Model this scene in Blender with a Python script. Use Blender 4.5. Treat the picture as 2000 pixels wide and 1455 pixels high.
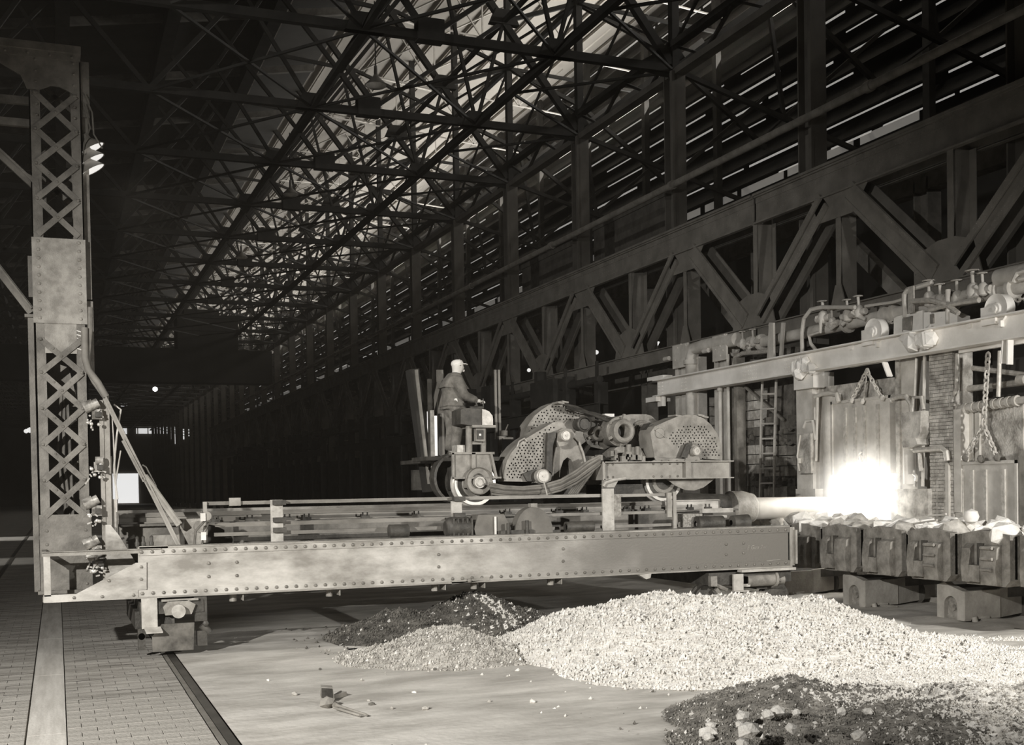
import bpy, math, random
from mathutils import Vector as V, Matrix
random.seed(7)
sc = bpy.context.scene
for o in list(bpy.data.objects): bpy.data.objects.remove(o)

# ---------------------------------------------------------------- camera
F, CX, PPY, CH = 2245.0, 1000.0, 996.36, 2.4
R3 = Matrix(((0.92962316, 0.02304533, -0.36779028),
             (-0.36814219, 0.01340163, -0.92967291),
             (-0.01649563, 0.99964459, 0.02094242)))
cd = bpy.data.cameras.new('camera'); cam = bpy.data.objects.new('camera', cd); sc.collection.objects.link(cam)
cam.matrix_world = Matrix.Translation((0, 0, CH)) @ R3.to_4x4()
cd.sensor_width = 36; cd.lens = F / 2000 * 36; cd.shift_y = (PPY - 727.5) / 2000
cd.clip_start = .1; cd.clip_end = 600
sc.camera = cam

def at(px, py, X=None, Y=None, Z=None):
    """world point on the plane X=, Y= or Z= that a photograph pixel sees (used for measuring)"""
    d = R3 @ V(((px - CX) / F, -(py - PPY) / F, -1)); o = V((0, 0, CH))
    t = X / d.x if X is not None else Y / d.y if Y is not None else (Z - CH) / d.z
    return o + d * t

# ---------------------------------------------------------------- world, exposure, lights
w = bpy.data.worlds.new('world'); sc.world = w; w.use_nodes = True
w.node_tree.nodes['Background'].inputs[0].default_value = (.0105, .0083, .0062, 1)
w.node_tree.nodes['Background'].inputs[1].default_value = 1.0
sc.view_settings.view_transform = 'Standard'; sc.view_settings.look = 'None'
sc.view_settings.exposure = 0; sc.view_settings.gamma = 1; sc.view_settings.use_curve_mapping = False
SEP = (1, .985, .95)
def light(name, kind, loc, energy, size=.5, target=None, spot=None, col=SEP, size_y=None, blend=.6):
    l = bpy.data.lights.new(name, kind); l.energy = energy; l.color = col
    if kind == 'AREA':
        l.size = size
        if size_y: l.shape = 'RECTANGLE'; l.size_y = size_y
    else: l.shadow_soft_size = size
    if kind == 'SPOT': l.spot_size = math.radians(spot or 80); l.spot_blend = blend
    o = bpy.data.objects.new(name, l); sc.collection.objects.link(o); o.location = loc
    if target is not None: o.rotation_euler = (V(target) - V(loc)).to_track_quat('-Z', 'Y').to_euler()
    return o
# photographer's lamps: one left of the camera, one to the right; roof daylight; furnace glow
light('flood_left', 'SPOT', (-7.5, 3.0, 6.6), 18200, .12, (4.2, 15.6, .2), 66, blend=1.0)
light('flood_right', 'SPOT', (14.2, 5.0, 4.6), 5300, .25, (12.0, 13.2, .2), 108, blend=.8)
light('runway_fill', 'SPOT', (-13, 24, 12), 4200, .4, (17, 36, 8.5), 62, blend=.8)  # unseen fill, added to brighten the runway truss
light('furnace_glow', 'AREA', (15.6, 19.9, 2.75), 85, 1.6, (10, 18.5, 1.2), size_y=.9)
md = light('monitor_daylight', 'AREA', (25.6, 95, 19.3), 11500, 160, (15, 95, 25.5), size_y=2.0, col=(1, .97, .92)); md.data.spread = 2.7
# thin works haze filling the hall
hm = bpy.data.meshes.new('haze'); hv = [(x, y, z) for z in (-.5, 30) for x, y in ((-21, -6), (27, -6), (27, 249), (-21, 249))]
hm.from_pydata(hv, [], [(0, 3, 2, 1), (4, 5, 6, 7), (0, 1, 5, 4), (1, 2, 6, 5), (2, 3, 7, 6), (3, 0, 4, 7)])
hz = bpy.data.objects.new('haze', hm); sc.collection.objects.link(hz); hz['label'] = 'thin smoky haze filling the whole dark hall'; hz['category'] = 'haze'; hz['kind'] = 'stuff'
light('side_daylight', 'SPOT', (-14, 70, 9), 9000, .3, (-3, 68, 0), 26)  # unseen spots putting side-window daylight pools on the left floor
light('side_daylight', 'SPOT', (-13, 46, 8), 3500, .3, (-3, 45, 0), 24)
m = bpy.data.materials.new('haze'); m.use_nodes = True; nt = m.node_tree; nt.nodes.clear()
vs_ = nt.nodes.new('ShaderNodeVolumeScatter'); vs_.inputs['Density'].default_value = .0009; vs_.inputs['Anisotropy'].default_value = .2; vs_.inputs['Color'].default_value = (1, .9, .76, 1)
ou = nt.nodes.new('ShaderNodeOutputMaterial'); nt.links.new(vs_.outputs[0], ou.inputs['Volume']); hm.materials.append(m)

# ---------------------------------------------------------------- materials
def grey(v, t=1.0): t *= 1 - .6 * v; return (v, v * (1 - .085 * t), v * (1 - .22 * t), 1)
MATS = {}
def mat(name, v, rough=.65, metal=0., var=.25, scale=3., bump=0., bscale=20., spec=.35, streak=None, var2=None):
    if name in MATS: return MATS[name]
    m = bpy.data.materials.new(name); m.use_nodes = True; nt = m.node_tree; b = nt.nodes['Principled BSDF']
    b.inputs['Roughness'].default_value = rough; b.inputs['Metallic'].default_value = metal
    b.inputs['Specular IOR Level'].default_value = spec
    tc = nt.nodes.new('ShaderNodeTexCoord'); src = tc.outputs['Object']
    if streak:
        mp = nt.nodes.new('ShaderNodeMapping'); mp.inputs['Scale'].default_value = streak
        nt.links.new(src, mp.inputs[0]); src = mp.outputs[0]
    n = nt.nodes.new('ShaderNodeTexNoise'); n.inputs['Scale'].default_value = scale
    n.inputs['Detail'].default_value = 7; n.inputs['Roughness'].default_value = .62
    nt.links.new(src, n.inputs['Vector'])
    r = nt.nodes.new('ShaderNodeValToRGB'); nt.links.new(n.outputs['Fac'], r.inputs[0])
    lo, hi = (v * (1 - var), min(.92, v * (1 + var))) if var2 is None else var2
    r.color_ramp.elements[0].position = .36; r.color_ramp.elements[0].color = grey(lo)
    r.color_ramp.elements[1].position = .64; r.color_ramp.elements[1].color = grey(hi)
    nt.links.new(r.outputs[0], b.inputs['Base Color'])
    if bump:
        n2 = nt.nodes.new('ShaderNodeTexNoise'); n2.inputs['Scale'].default_value = bscale; n2.inputs['Detail'].default_value = 5
        nt.links.new(tc.outputs['Object'], n2.inputs['Vector'])
        bp = nt.nodes.new('ShaderNodeBump'); bp.inputs['Strength'].default_value = bump; bp.inputs['Distance'].default_value = .02
        nt.links.new(n2.outputs['Fac'], bp.inputs['Height']); nt.links.new(bp.outputs[0], b.inputs['Normal'])
    MATS[name] = m; return m
def emat(name, v, s, t=.5):
    m = bpy.data.materials.new(name); m.use_nodes = True; nt = m.node_tree
    b = nt.nodes['Principled BSDF']; b.inputs['Base Color'].default_value = grey(.5)
    b.inputs['Emission Color'].default_value = grey(v, t); b.inputs['Emission Strength'].default_value = s
    return m
STEEL = mat('painted_steel', .30, .55, .1, .28, 2.2, .25, 30)
PLATE = mat('worn_girder_plate', .46, .5, .15, .4, 1.5, .15, 30, streak=(.9, 1, 2.4), var2=(.24, .60))
MAST = mat('mast_steel', .19, .6, .1, .3, 3.5, .3, 40)
MASTP = mat('mast_plate', .33, .6, .1, .25, 6, .3, 60)
DARK = mat('dark_greasy_steel', .07, .55, .2, .4, 5, .4, 25)
MACH = mat('machine_casting', .26, .6, .1, .3, 4, .4, 25)
GUARD = mat('guard_sheet', .27, .55, .15, .3, 4, .2, 30)
RIVET = mat('rivet_steel', .20, .5, .3, .3, 8)
BRIGHT = mat('polished_tread', .62, .3, .3, .12, 6)
HUB = mat('hub_face', .45, .45, .2, .2, 12)
RAILM = mat('rail_steel', .16, .4, .4, .3, 5)
BAR = mat('conductor_bar', .20, .45, .2, .35, 2.5, streak=(.5, 1, 1))
LIGHTP = mat('pale_bracket', .44, .6, 0, .22, 6)
RUN = mat('runway_steel', .20, .65, .1, .2, 1.6, .2, 30)
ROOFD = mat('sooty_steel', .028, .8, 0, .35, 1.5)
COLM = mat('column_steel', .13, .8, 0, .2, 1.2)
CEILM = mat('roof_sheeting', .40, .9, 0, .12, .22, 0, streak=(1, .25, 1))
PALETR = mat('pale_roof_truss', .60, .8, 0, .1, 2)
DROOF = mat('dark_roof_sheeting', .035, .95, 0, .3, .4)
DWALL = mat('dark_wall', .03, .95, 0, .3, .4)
FURN = mat('furnace_steel', .52, .75, 0, .18, 2.2, .4, 18)
FURND = mat('furnace_dark_iron', .22, .75, 0, .35, 3, .5, 18)
BRICK = mat('scorched_brick', .40, .9, 0, .45, 4, .8, 25)
BRICKD = mat('sooty_brick', .13, .9, 0, .45, 4, .8, 25)
BEAMM = mat('lintel_beam_steel', .80, .7, 0, .12, 1.5, .15, 20)
BOX = mat('charging_box_iron', .23, .7, 0, .35, 5, .7, 22)
BUG = mat('buggy_casting', .34, .65, 0, .2, 3, .3, 20)
GROUND = mat('packed_earth', .48, .9, 0, .25, 1.3, .5, 12, streak=(.6, 1.6, 1))
BLOCK = mat('wood_block', .36, .85, 0, .3, 2.0, .5, 30, streak=(.5, 2.5, 1))
PLANK = mat('floor_plank_wood', .52, .8, 0, .16, 3, .3, 30, streak=(3, .25, 1))
JOINT = mat('joint_dirt', .17, .95)
WHITEG = mat('white_dolomite', .70, .9, 0, .14, 7, .9, 30)
GREYG = mat('grey_gravel', .42, .95, 0, .3, 6, .9, 28)
DARKG = mat('dark_ore', .20, .95, 0, .5, 5, 1.0, 32)
SPECK = mat('dark_speck', .12, .95)
SKIN = mat('skin', .62, .6, 0, .06, 5)
JACK = mat('denim_jacket', .15, .9, 0, .3, 7, .4, 50)
TROU = mat('work_trousers', .17, .9, 0, .3, 7, .4, 50)
CAPM = mat('cloth_cap', .72, .9, 0, .1, 20)
SHOE = mat('work_shoe', .06, .6)
HAIR = mat('dark_hair', .07, .8)
CABLE = mat('rubber_cable', .14, .55, 0, .3, 6)
CONT = mat('contactor_metal', .36, .35, .3, .6, 9)
DULL = mat('dull_girder_plate', .16, .6, .1, .25, 2, .2, 30)
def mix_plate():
    # pale at the left, blending through noise to dull grey at the right
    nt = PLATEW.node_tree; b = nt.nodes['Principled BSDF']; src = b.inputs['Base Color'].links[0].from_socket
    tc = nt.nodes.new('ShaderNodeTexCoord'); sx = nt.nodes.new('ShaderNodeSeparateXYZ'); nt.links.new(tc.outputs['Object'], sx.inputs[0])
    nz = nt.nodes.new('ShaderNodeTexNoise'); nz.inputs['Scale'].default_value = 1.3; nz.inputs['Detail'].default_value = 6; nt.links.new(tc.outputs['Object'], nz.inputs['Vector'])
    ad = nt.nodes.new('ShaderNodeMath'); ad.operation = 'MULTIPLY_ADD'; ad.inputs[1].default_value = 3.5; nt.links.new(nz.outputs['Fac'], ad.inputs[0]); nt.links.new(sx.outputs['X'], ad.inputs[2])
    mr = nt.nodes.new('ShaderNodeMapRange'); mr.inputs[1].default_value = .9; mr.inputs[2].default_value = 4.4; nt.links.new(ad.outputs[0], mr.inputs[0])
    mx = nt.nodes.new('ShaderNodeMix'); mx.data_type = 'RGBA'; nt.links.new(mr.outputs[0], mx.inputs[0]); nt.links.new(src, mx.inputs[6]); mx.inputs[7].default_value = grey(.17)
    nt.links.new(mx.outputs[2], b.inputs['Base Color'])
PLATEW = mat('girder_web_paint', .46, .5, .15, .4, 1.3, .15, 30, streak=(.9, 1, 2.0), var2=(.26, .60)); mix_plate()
CHALK = mat('chalk', .75, .9)
HOT = emat('white_hot_furnace', .78, 1.0, .6)
GLOWW = emat('daylit_glass', .95, 1.6, .45)
DAY = emat('daylight_gap', .9, .30, .8)
DAYD = emat('dim_daylight', .9, .085, .9)
LAMPE = emat('lamp_reflector_lit', .80, 1.0, .6)
LAMPF = emat('lamp_far_lit', .85, 1.0, .5)

# ---------------------------------------------------------------- mesh builder
def perp(d, up=(0, 0, 1)):
    d = d.normalized(); u = V(up)
    if abs(d.dot(u)) > .98: u = V((0, 1, 0)) if abs(d.y) < .9 else V((1, 0, 0))
    s = d.cross(u).normalized(); return s, s.cross(d).normalized()
class MB:
    def __init__(s): s.v = []; s.f = []; s.m = []
    def add(s, vs, fs, mi=0):
        n = len(s.v); s.v += [tuple(p) for p in vs]; s.f += [tuple(i + n for i in f) for f in fs]; s.m += [mi] * len(fs); return s
    def hexa(s, p, mi=0):
        return s.add(p, [(0, 3, 2, 1), (4, 5, 6, 7), (0, 1, 5, 4), (1, 2, 6, 5), (2, 3, 7, 6), (3, 0, 4, 7)], mi)
    def box(s, x0, x1, y0, y1, z0, z1, mi=0):
        if x0 > x1: x0, x1 = x1, x0
        if y0 > y1: y0, y1 = y1, y0
        if z0 > z1: z0, z1 = z1, z0
        return s.hexa([(x0, y0, z0), (x1, y0, z0), (x1, y1, z0), (x0, y1, z0), (x0, y0, z1), (x1, y0, z1), (x1, y1, z1), (x0, y1, z1)], mi)
    def bar(s, a, b, w=.1, h=.1, up=(0, 0, 1), mi=0):
        a, b = V(a), V(b); sd, u = perp(b - a, up); sd = sd * w / 2; u = u * h / 2
        return s.hexa([a - sd - u, a + sd - u, a + sd + u, a - sd + u, b - sd - u, b + sd - u, b + sd + u, b - sd + u], mi)
    def ibar(s, a, b, w, h, tf, tw, up=(0, 0, 1)):
        a, b = V(a), V(b); sd, u = perp(b - a, up)
        s.bar(a + u * (h - tf) / 2, b + u * (h - tf) / 2, w, tf, up); s.bar(a - u * (h - tf) / 2, b - u * (h - tf) / 2, w, tf, up)
        return s.bar(a, b, tw, h - 2 * tf, up)
    def tube(s, a, b, r, r2=None, n=12, mi=0):
        a, b = V(a), V(b); r2 = r if r2 is None else r2; sd, u = perp(b - a); vs = []
        for c, q in ((a, r), (b, r2)):
            for i in range(n):
                t = 2 * math.pi * i / n; vs.append(c + sd * math.cos(t) * q + u * math.sin(t) * q)
        fs = [(i, (i + 1) % n, n + (i + 1) % n, n + i) for i in range(n)] + [tuple(range(n))[::-1], tuple(range(n, 2 * n))]
        return s.add(vs, fs, mi)
    def path(s, pts, r, n=8, mi=0, cap=True):
        pts = [V(p) for p in pts]; vs = []; m = len(pts)
        prev = None
        for i, p in enumerate(pts):
            d = (pts[min(i + 1, m - 1)] - pts[max(i - 1, 0)]).normalized()
            if prev is None: sd, u = perp(d)
            else: sd = (prev - d * prev.dot(d)).normalized(); u = sd.cross(d)
            prev = sd; rr = r[i] if isinstance(r, (list, tuple)) else r
            for k in range(n):
                t = 2 * math.pi * k / n; vs.append(p + sd * math.cos(t) * rr + u * math.sin(t) * rr)
        fs = [(i * n + k, i * n + (k + 1) % n, (i + 1) * n + (k + 1) % n, (i + 1) * n + k) for i in range(m - 1) for k in range(n)]
        if cap: fs += [tuple(range(n))[::-1], tuple(range((m - 1) * n, m * n))]
        return s.add(vs, fs, mi)
    def prism(s, pts, d, mi=0):
        pts = [V(p) for p in pts]; d = V(d); n = len(pts)
        fs = [tuple(range(n)), tuple(range(n, 2 * n))[::-1]] + [(i, i + n, (i + 1) % n + n, (i + 1) % n) for i in range(n)]
        return s.add(pts + [p + d for p in pts], fs, mi)
    def lathe(s, prof, org, ax, n=20, mi=0, a0=0, a1=360):
        org, ax = V(org), V(ax).normalized(); sd, u = perp(ax); vs = []; m = len(prof)
        full = abs(a1 - a0) >= 360; k = n if full else n + 1
        for i in range(k):
            t = math.radians(a0 + (a1 - a0) * i / n); e = sd * math.cos(t) + u * math.sin(t)
            for r, h in prof: vs.append(org + e * r + ax * h)
        fs = []
        for i in range(n):
            j = (i + 1) % k
            for q in range(m - 1): fs.append((i * m + q, j * m + q, j * m + q + 1, i * m + q + 1))
        return s.add(vs, fs, mi)
    def dome(s, c, ax, r, mi=0):
        return s.lathe([(r, 0), (r * .85, r * .45), (r * .4, r * .72), (.0005, r * .8)], c, ax, 6, mi)
    def rock(s, c, r, mi=0, sq=(1, 1, .8)):
        t = (1 + 5 ** .5) / 2
        P = [(-1, t, 0), (1, t, 0), (-1, -t, 0), (1, -t, 0), (0, -1, t), (0, 1, t), (0, -1, -t), (0, 1, -t), (t, 0, -1), (t, 0, 1), (-t, 0, -1), (-t, 0, 1)]
        Fc = [(0, 11, 5), (0, 5, 1), (0, 1, 7), (0, 7, 10), (0, 10, 11), (1, 5, 9), (5, 11, 4), (11, 10, 2), (10, 7, 6), (7, 1, 8), (3, 9, 4), (3, 4, 2), (3, 2, 6), (3, 6, 8), (3, 8, 9), (4, 9, 5), (2, 4, 11), (6, 2, 10), (8, 6, 7), (9, 8, 1)]
        return s.add([(c[0] + x * r * .53 * sq[0] * random.uniform(.65, 1.25), c[1] + y * r * .53 * sq[1] * random.uniform(.65, 1.25), c[2] + z * r * .53 * sq[2] * random.uniform(.65, 1.25)) for x, y, z in P], Fc, mi)
    def grain(s, c, r, mi=0):
        q = [random.uniform(.6, 1.35) * r for _ in range(6)]
        return s.add([(c[0] + q[0], c[1] + .3 * r, c[2]), (c[0], c[1] + q[1], c[2]), (c[0] - q[2], c[1] - .2 * r, c[2]), (c[0], c[1] - q[3], c[2]), (c[0] + .2 * r, c[1], c[2] + q[4]), (c[0], c[1], c[2] - q[5])],
                     [(0, 1, 4), (1, 2, 4), (2, 3, 4), (3, 0, 4), (1, 0, 5), (2, 1, 5), (3, 2, 5), (0, 3, 5)], mi)
    def chain(s, a, b, L=.12, r=.014, sag=0):
        a, b = V(a), V(b); n = max(2, round((b - a).length / (L * .72))); d = (b - a)
        for i in range(n):
            p = a + d * ((i + .5) / n) - V((0, 0, sag * 4 * ((i + .5) / n) * (1 - (i + .5) / n)))
            sd, u = perp(d); e = (sd if i % 2 else u); dn = d.normalized()
            pts = [p + dn * math.cos(t) * L / 2 + e * math.sin(t) * L * .3 for t in [k * math.pi / 4 for k in range(9)]]
            s.path(pts, r, 5, cap=False)
        return s
    def mesh(s, name, mats, org=(0, 0, 0), smooth=False):
        me = bpy.data.meshes.new(name); org = V(org)
        me.from_pydata([(x - org.x, y - org.y, z - org.z) for x, y, z in s.v], [], s.f)
        for m in (mats if isinstance(mats, (list, tuple)) else [mats]): me.materials.append(m)
        if any(s.m): me.polygons.foreach_set('material_index', s.m)
        if smooth:
            me.polygons.foreach_set('use_smooth', [True] * len(me.polygons))
            try: me.set_sharp_from_angle(angle=math.radians(38))
            except Exception: pass
        me.update(); return me
WL = {}
def root(name, loc, label, cat, group=None):
    o = bpy.data.objects.new(name, None); sc.collection.objects.link(o); o.location = loc; o.empty_display_size = .2
    WL[o.name] = V(loc); o['label'] = label; o['category'] = cat
    if group: o['group'] = group
    return o
def part(mb, name, m, parent, smooth=True, label=None, kind=None):
    org = WL[parent.name]; o = bpy.data.objects.new(name, mb.mesh(name, m, org, smooth)); sc.collection.objects.link(o)
    o.parent = parent; WL[o.name] = org
    if label: o['label'] = label
    if kind: o['kind'] = kind
    return o
def solo(mb, name, m, label=None, cat=None, group=None, kind=None, smooth=True):
    xs = [p[0] for p in mb.v]; ys = [p[1] for p in mb.v]; zs = [p[2] for p in mb.v]
    org = V(((min(xs) + max(xs)) / 2, (min(ys) + max(ys)) / 2, min(zs)))
    o = bpy.data.objects.new(name, mb.mesh(name, m, org, smooth)); sc.collection.objects.link(o); o.location = org; WL[o.name] = org
    if label: o['label'] = label
    if cat: o['category'] = cat
    if group: o['group'] = group
    if kind: o['kind'] = kind
    return o
def struct(mb, name, m, smooth=False): return solo(mb, name, m, kind='structure', smooth=smooth)
def copy_tree(o, parent=None, off=None):
    c = o.copy(); sc.collection.objects.link(c)
    if parent: c.parent = parent
    else: c.location = o.location + V(off)
    WL[c.name] = WL[o.name] + V(off)
    for ch in o.children: copy_tree(ch, c, off)
    return c
def holed(outline, holes, t, name, m, parent, hr=.016):
    """flat sheet in an XZ plane with round holes; outline and holes are 3D points on one Y plane"""
    cu = bpy.data.curves.new(name, 'CURVE'); cu.dimensions = '2D'; cu.fill_mode = 'BOTH'; cu.extrude = t / 2
    def spl(pts):
        s = cu.splines.new('POLY'); s.points.add(len(pts) - 1); s.use_cyclic_u = True
        for q, (x, z) in zip(s.points, pts): q.co = (x, z, 0, 1)
    spl([(p.x, p.z) for p in outline])
    for h in holes: spl([(h.x + hr * math.cos(k * math.pi / 4), h.z + hr * math.sin(k * math.pi / 4)) for k in range(8)])
    to = bpy.data.objects.new('tmp', cu); sc.collection.objects.link(to)
    me = bpy.data.meshes.new_from_object(to); bpy.data.objects.remove(to)
    org = WL[parent.name]; y = outline[0].y
    for v in me.vertices: x, z, e = v.co; v.co = (x - org.x, y + e - org.y, z - org.z)
    me.materials.clear(); me.materials.append(m)
    o = bpy.data.objects.new(name, me); sc.collection.objects.link(o); o.parent = parent; WL[o.name] = org
    return o
def text(s, size, M, name, m, parent):
    cu = bpy.data.curves.new(name, 'FONT'); cu.body = s; cu.size = size; cu.extrude = .0015; cu.shear = .3; cu.offset = size * .005
    to = bpy.data.objects.new('tmp', cu); sc.collection.objects.link(to); me = bpy.data.meshes.new_from_object(to); bpy.data.objects.remove(to)
    org = WL[parent.name]
    for v in me.vertices: v.co = M @ v.co - org
    me.materials.clear(); me.materials.append(m)
    o = bpy.data.objects.new(name, me); sc.collection.objects.link(o); o.parent = parent; WL[o.name] = org; return o
ORD = ['nearest', 'second', 'third', 'fourth', 'fifth', 'sixth', 'seventh', 'eighth', 'ninth', 'tenth', 'eleventh', 'twelfth']

# ================================================================ SETTING
mb = MB(); mb.box(-30, 1.385, 1, 252, -.6, -.035); mb.box(1.385, 1.575, 1, 252, -.6, -.09); mb.box(1.575, 30, 1, 252, -.6, -.03)
floor = struct(mb, 'floor', JOINT)
# paving blocks left of the rail
pa, pb = at(57, 1384, Z=0).x, at(133, 1455, Z=0).x
mbp = MB()
def brick_mesh(lx, ly, h, name, m):
    b = MB(); c = .003
    b.add([(0, 0, -h), (lx, 0, -h), (lx, ly, -h), (0, ly, -h), (0, 0, -c), (lx, 0, -c), (lx, ly, -c), (0, ly, -c), (c, c, 0), (lx - c, c, 0), (lx - c, ly - c, 0), (c, ly - c, 0)],
          [(0, 1, 5, 4), (1, 2, 6, 5), (2, 3, 7, 6), (3, 0, 4, 7), (4, 5, 9, 8), (5, 6, 10, 9), (6, 7, 11, 10), (7, 4, 8, 11), (8, 9, 10, 11)])
    return b.mesh(name, m)
bms = {}
cnt = 0; rest = MB(); org = WL[floor.name]
y = 9.2; row = 0
while y < 40:
    for xa, xb in ((-4.2, pa), (pb, 1.385)):
        x = xb
        e = .15 if row % 2 else 0
        while x > xa:
            wd = min(.3 - e, x - xa); e = 0
            if wd < .03: break
            x0_ = x - wd; z = random.uniform(-.004, .0); wk = round(wd - .005, 3)
            if cnt < 290 and x0_ > -3.0 and y < 17.5:
                if wk not in bms: bms[wk] = brick_mesh(wk, .235, .03, 'paving_block', BLOCK)
                o = bpy.data.objects.new('paving_block', bms[wk]); sc.collection.objects.link(o); o.parent = floor
                o.location = V((x0_, y, z)) - org; cnt += 1
            else: rest.add([(x0_, y, z), (x0_ + wk, y, z), (x0_ + wk, y + .235, z), (x0_, y + .235, z)], [(0, 1, 2, 3)])
            x = x0_
    y += .24; row += 1
part(rest, 'far_paving_blocks', BLOCK, floor, kind='stuff')
k = 0; y = 8
while y < 60:
    L = random.uniform(3.2, 4.4); b = MB(); b.box(pa + .012, pb - .012, y, y + L - .012, -.03, .004); part(b, 'floor_plank', PLANK, floor); y += L
b = MB(); b.box(-30, 1.385, 40, 252, -.03, 0); part(b, 'far_paving', BLOCK, floor)
b = MB(); b.box(-30, -4.2, 1, 40, -.03, 0); part(b, 'side_paving', BLOCK, floor)
# earth surface with gentle unevenness
from mathutils import noise as NZ
b = MB(); nx, ny = 118, 250; x0, x1, y0, y1 = 1.575, 16.2, 6, 36
for j in range(ny + 1):
    for i in range(nx + 1):
        X = x0 + (x1 - x0) * i / nx; Y = y0 + (y1 - y0) * j / ny
        e = min(1, (X - x0) / .4); h = e * (.02 * NZ.noise(V((X * .9, Y * .9, 0))) + .012 * NZ.noise(V((X * 3, Y * 3, 5))))
        t = max(0, X - 10.8); h += .05 * min(1, t) * (1 + NZ.noise(V((X * 1.7, Y * 1.7, 3))))
        b.v.append((X, Y, h if i else min(h, 0)))
b.f = [(j * (nx + 1) + i, j * (nx + 1) + i + 1, (j + 1) * (nx + 1) + i + 1, (j + 1) * (nx + 1) + i) for j in range(ny) for i in range(nx)]; b.m = [0] * len(b.f)
part(b, 'earth_surface', GROUND, floor)
b = MB(); b.box(1.575, 30, 36, 252, -.03, 0); part(b, 'far_earth', GROUND, floor)

# shell
mb = MB(); mb.box(-22, -21.5, 0, 252, 0, 18); struct(mb, 'wall_left', DWALL)
mb = MB(); mb.box(-22, 34, 250, 250.6, 0, 33); wb = struct(mb, 'wall_back', mat('end_wall', .10, .9, 0, .3, .15))
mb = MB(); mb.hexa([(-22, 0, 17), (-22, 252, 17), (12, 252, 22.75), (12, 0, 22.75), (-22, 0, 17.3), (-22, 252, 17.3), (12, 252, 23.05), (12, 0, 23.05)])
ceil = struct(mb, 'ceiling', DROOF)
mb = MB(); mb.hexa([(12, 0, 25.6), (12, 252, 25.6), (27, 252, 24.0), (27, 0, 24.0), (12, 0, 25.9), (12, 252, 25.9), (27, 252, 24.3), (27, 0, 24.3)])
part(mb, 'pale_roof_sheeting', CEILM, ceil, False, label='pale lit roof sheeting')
mb = MB(); mb.box(11.8, 12, 0, 252, 23.0, 25.9); part(mb, 'monitor_side', DROOF, ceil, False)
for i in range(13):
    x = 13.0 + i * 1.05; z = 25.6 - (x - 12) * .1067
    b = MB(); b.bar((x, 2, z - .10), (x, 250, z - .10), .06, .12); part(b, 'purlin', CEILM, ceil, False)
for x in (8.6, 4.6, .6, -4, -9):
    z = 22.75 - (12 - x) * .169; b = MB(); b.bar((x, 2, z - .5), (x, 250, z - .5), .5, .9); part(b, 'roof_beam', ROOFD, ceil, False)
b = MB(); b.bar((8.88, 2, 21.3), (8.88, 250, 21.3), .06, .1); part(b, 'beam_edge', mat('beam_edge_steel', .4, .7), ceil, False)
# daylit panes beside the monitor edge
gl = emat('lit_monitor_glass', .8, .42, .7)
for k in range(26):
    y = 27.8 + 6.9 * k
    b = MB()
    for q in range(3): b.box(12.05, 12.9, y + .4 + q * 2.1, y + 2.3 + q * 2.1, 25.2, 25.24)
    part(b, 'monitor_pane', gl, ceil, False)
# right louvred wall, seen behind the columns
mb = MB(); mb.box(27.2, 27.6, 0, 252, 0, 24.3); wr = struct(mb, 'wall_right', DWALL)
for i in range(13):
    z = 14.35 + i * .76
    b = MB(); b.hexa([(26.0, 2, z), (26.0, 250, z), (26.5, 250, z + .62), (26.5, 2, z + .62), (25.96, 2, z + .03), (25.96, 250, z + .03), (26.46, 250, z + .65), (26.46, 2, z + .65)])
    part(b, 'louvre_slat', ROOFD, wr, False)
for i in range(13):
    z = 14.35 + i * .76 - .06
    b = MB(); y = 14 + random.uniform(0, 3)
    while y < 175:
        L = random.uniform(1.5, 6.5); h = random.uniform(.03, .085)
        if random.random() < .8: b.box(26.02, 26.04, y, y + L, z - h, z)
        y += L + random.uniform(.15, 1.6)
    part(b, 'daylight_slit', DAY, wr, False)
for z0, z1, m in ((13.15, 13.5, DAYD), (13.95, 14.25, DAYD), (12.3, 12.36, DAYD)):
    y = 13; b = MB()
    while y < 170:
        L = random.uniform(2.4, 4.6)
        if random.random() < .86: b.box(26.02, 26.04, y, y + L, z0, z1)
        y += L + random.uniform(.2, .7)
    part(b, 'daylight_strip', m, wr, False)
b = MB()
for k in range(38): b.box(25.7, 25.95, 4 + 6.9 * k * .9, 4.3 + 6.9 * k * .9, 6, 24.2)
part(b, 'wall_posts', ROOFD, wr, False)
# far end openings
for i, (pts) in enumerate([((219, 925), (271, 970)), ]):
    a, c = at(*pts[0], Y=249.8), at(*pts[1], Y=249.8); b = MB(); b.box(a.x, c.x, 249.7, 249.9, .2, a.z); struct(b, 'door_1', emat('door_daylight', .85, 1.15, .6))
for i, (p, q) in enumerate([((235, 834), (248, 848)), ((266, 834), (268, 847)), ((270, 834), (288, 847)), ((290, 834), (308, 847)), ((310, 834), (328, 847)), ((334, 835), (337, 858)), ((341, 834), (344, 867)), ((357, 838), (361, 858)), ((368, 838), (370, 852))]):
    a, c = at(*p, Y=249.8), at(*q, Y=249.8); b = MB(); b.box(a.x, c.x, 249.7, 249.9, c.z, a.z); struct(b, 'window_%d' % (i + 1), emat('window_daylight_%d' % i, .78, 1, .6))

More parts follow.
